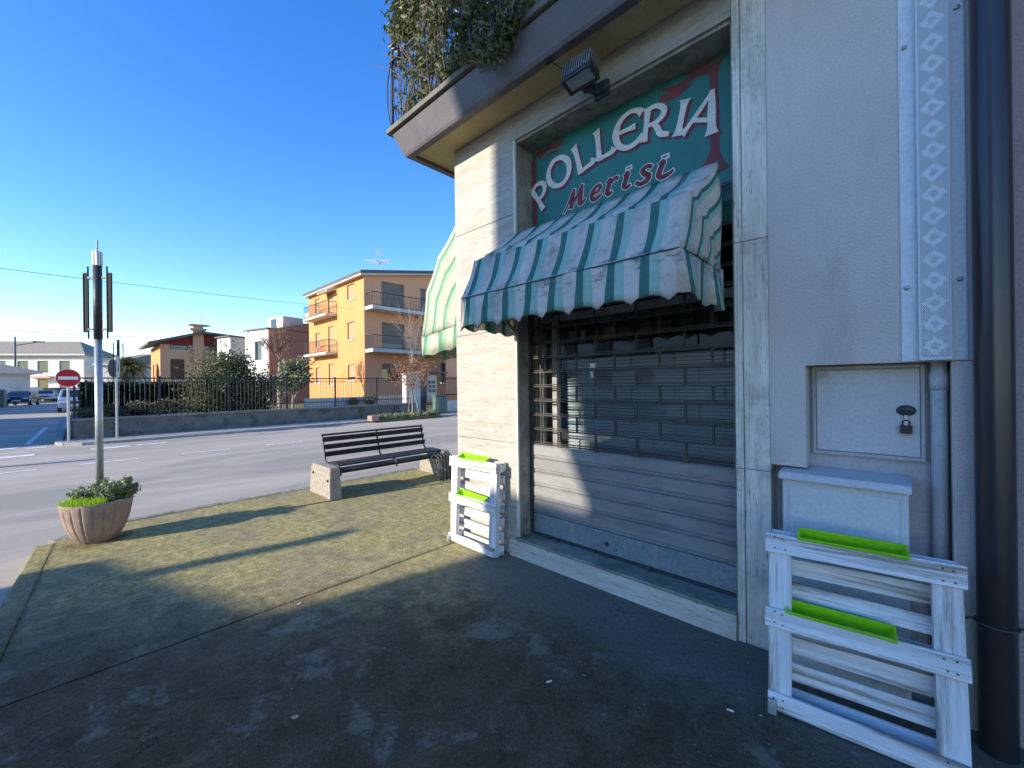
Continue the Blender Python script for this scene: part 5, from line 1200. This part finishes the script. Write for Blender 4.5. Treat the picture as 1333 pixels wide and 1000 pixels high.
# ------------------------------------------------------------------ cars
def make_car(label, x, y, rz, paint, van=False):
    t = thing('parked_car', label, 'car', (x,y,RZ), rz, 'cars parked in the side street')
    k = 1.08 if van else 1
    side = [(-2.1,.35),(-2.12,.75),(-1.95,.92),(-1.45,1.02),(-.85,1.42*k),(.55,1.46*k),(1.35,1.42*k),(1.95,1.0),(2.1,.9),(2.12,.35)]   # front is -x end? front at -2.1
    m = MB(); rings = []
    for yy, ins, dz in ((-.86,0,0),(-.80,.04,.03),(.80,.04,.03),(.86,0,0)):
        rings.append([(px*(1-ins*.3), yy*(1-(.16 if pz > 1.1 else 0)), pz+(dz if pz > 1 else 0)) for px, pz in side])
    n = len(side); vs = [p for r in rings for p in r]; fs = []
    for i in range(3):
        for j in range(n): fs.append((i*n+j,i*n+(j+1)%n,(i+1)*n+(j+1)%n,(i+1)*n+j))
    fs += [tuple(range(n)), tuple(range(3*n,4*n))[::-1]]; m.add(vs, fs); obj('body', m, paint, t, world=False, bevel=.04)
    m = MB(); m.add([(-1.45,-.70,1.03),(-1.45,.70,1.03),(-.90,.60,1.41*k),(-.90,-.60,1.41*k)], [(0,1,2,3)]); m.v = [(v[0]-.03,v[1],v[2]+.035) for v in m.v]; obj('windscreen', m, 'pane', t, world=False)
    for s_ in (-1,1):
        m = MB(); m.add([(-1.2,.87*s_,1.0),(1.55,.87*s_,1.0),(1.15,.745*s_,1.37*k),(-.75,.745*s_,1.37*k)], [(0,1,2,3)]); obj('side_window', m, 'pane', t, world=False)
        m = MB(); m.box(-2.14,-2.05,s_*.62-.17,s_*.62+.17,.66,.80); obj('headlight', m, 'signwhite', t, world=False, bevel=.02)
        for xx in (-1.35,1.35):
            m = MB(); m.tube([(xx,s_*.70,.31),(xx,s_*.89,.31)], .31, 18); wh = obj('wheel', m, 'rubber', t, world=False)
            m = MB(); m.tube([(xx,s_*.885,.31),(xx,s_*.90,.31)], .19, 14); obj('rim', m, 'steel', wh, world=False)
        m = MB(); m.box(-.95,-.78,s_*.98-.07,s_*.98+.07,.98,1.1); obj('wing_mirror', m, paint, t, world=False)
    m = MB(); m.box(-2.15,-2.06,-.28,.28,.45,.56); obj('number_plate', m, 'signwhite', t, world=False)
    m = MB(); m.box(-2.14,-2.06,-.42,.42,.62,.78); obj('grille', m, 'signback', t, world=False)
    return t
make_car('dark blue car facing the street beside the recycling container', -66.5,-4.05,R_(172), 'car_dark')
make_car('white car parked behind the dark car at the end of the side street', -84.5,-3.0,R_(176), 'car_white')
make_car('silver-blue car half hidden behind the no entry sign pole', -43,-.15,R_(181), 'car_blue', True)

# ------------------------------------------------------------------ overhead wires
def wire(label, a, b, sag, r=.014):
    a = Vector(a); b = Vector(b); pts = [a.lerp(b,k/24)-Vector((0,0,sag*4*(k/24)*(1-k/24))) for k in range(25)]
    m = MB(); m.tube(pts, r, 4); tag(obj('overhead_wire', m, 'nail'), label, 'wire')
wire('thin overhead wire crossing the sky to the orange apartment block', (-16,-13.9,4.75), (-28.5,13.6,7.05), .25, .008)
wire('thin overhead wire low over the roofs at the far left', (-90,-14,10.2), (-85,6,9.4), .3, .03)
pw = thing('utility_pole', 'wooden utility pole left of the view carrying the overhead wire', 'pole', (-16,-13.9,0)); obj('shaft', MB().tube([(-16,-13.9,-.1),(-16,-13.9,5.2)], [.14,.1], 10), 'bark', pw)

# ------------------------------------------------------------------ unseen houses behind the camera, outlines shaped to cast the street and pavement shade
ga = thing('shade_garage', 'unseen low building with thin chimneys opposite the shop, added to cast shade', 'building', (-6.6,-12,0))
mb = MB(); mb.prism([(-7.55,-.1),(-5.58,-.1),(-5.58,4.78),(-7.55,4.52)], (0,-12,0),(1,0,0),(0,0,1),(0,-8,0)); obj('wall', mb, 'cream', ga)
obj('chimney', MB().box(-7.02,-6.88,-12.3,-12.02,4.4,5.21), 'brownwall', ga)  # part of the unseen building added to cast shade
tb = thing('shade_house', 'unseen tall plain house across the road from the shop, added to cast shade', 'building', (-3,-13,0))
obj('wall', MB().box(-5.60,-.4,-20,-12,-.1,5.97).box(-4.80,-.4,-20,-12,5.97,10.3), 'cream', tb)
mb = MB(); mb.prism([(-4.82,6.07),(-4.99,6.43),(-5.14,7.11),(-5.62,8.03),(-5.62,10.3),(-4.8,10.3)], (0,-12.0,0),(1,0,0),(0,0,1),(0,-.18,0)); obj('shade_screen', mb, 'balconcrete', tb)  # unseen slab, outline shaped to cast the slanted shade edge on the shop front
mb = MB()
for i in range(2):
    for z in (1.2,4.2,6.9): obj('window', MB().box(-4.2+i*2.1,-3.1+i*2.1,-12.0,-11.96,z,z+1.5), 'pane', tb)
for nm, x0, x1, lb in (('shade_workshop',-37,-20.4,'unseen low building south of the side street, nearer the crossing, added to cast shade'),('shade_workshop',-66,-44.5,'unseen low building south of the side street, farther down, added to cast shade')):
    t = thing(nm, lb, 'building', ((x0+x1)/2,-12,0)); obj('wall', MB().box(x0,x1,-16,-8.5,-.1,4.2), 'cream', t); obj('roof', MB().box(x0-.3,x1+.3,-16.3,-8.2,4.2,4.35), 'roof', t)

fo = thing('reflection_house', 'unseen plain house added to block sky in the shop window reflection', 'building', (-20,-30,0))  # added out of view to keep bright horizon sky out of the glass
obj('wall', MB().box(-32,-9,-34,-26,-.1,7.2), 'cream', fo); obj('roof', MB().box(-32.6,-8.4,-34.6,-25.4,7.2,7.4), 'roof', fo)
for i in range(6):
    for z in (1.0,4.0): obj('window', MB().box(-30.5+i*3.6,-29+i*3.6,-26.0,-25.95,z,z+1.7), 'shuttergrey', fo)
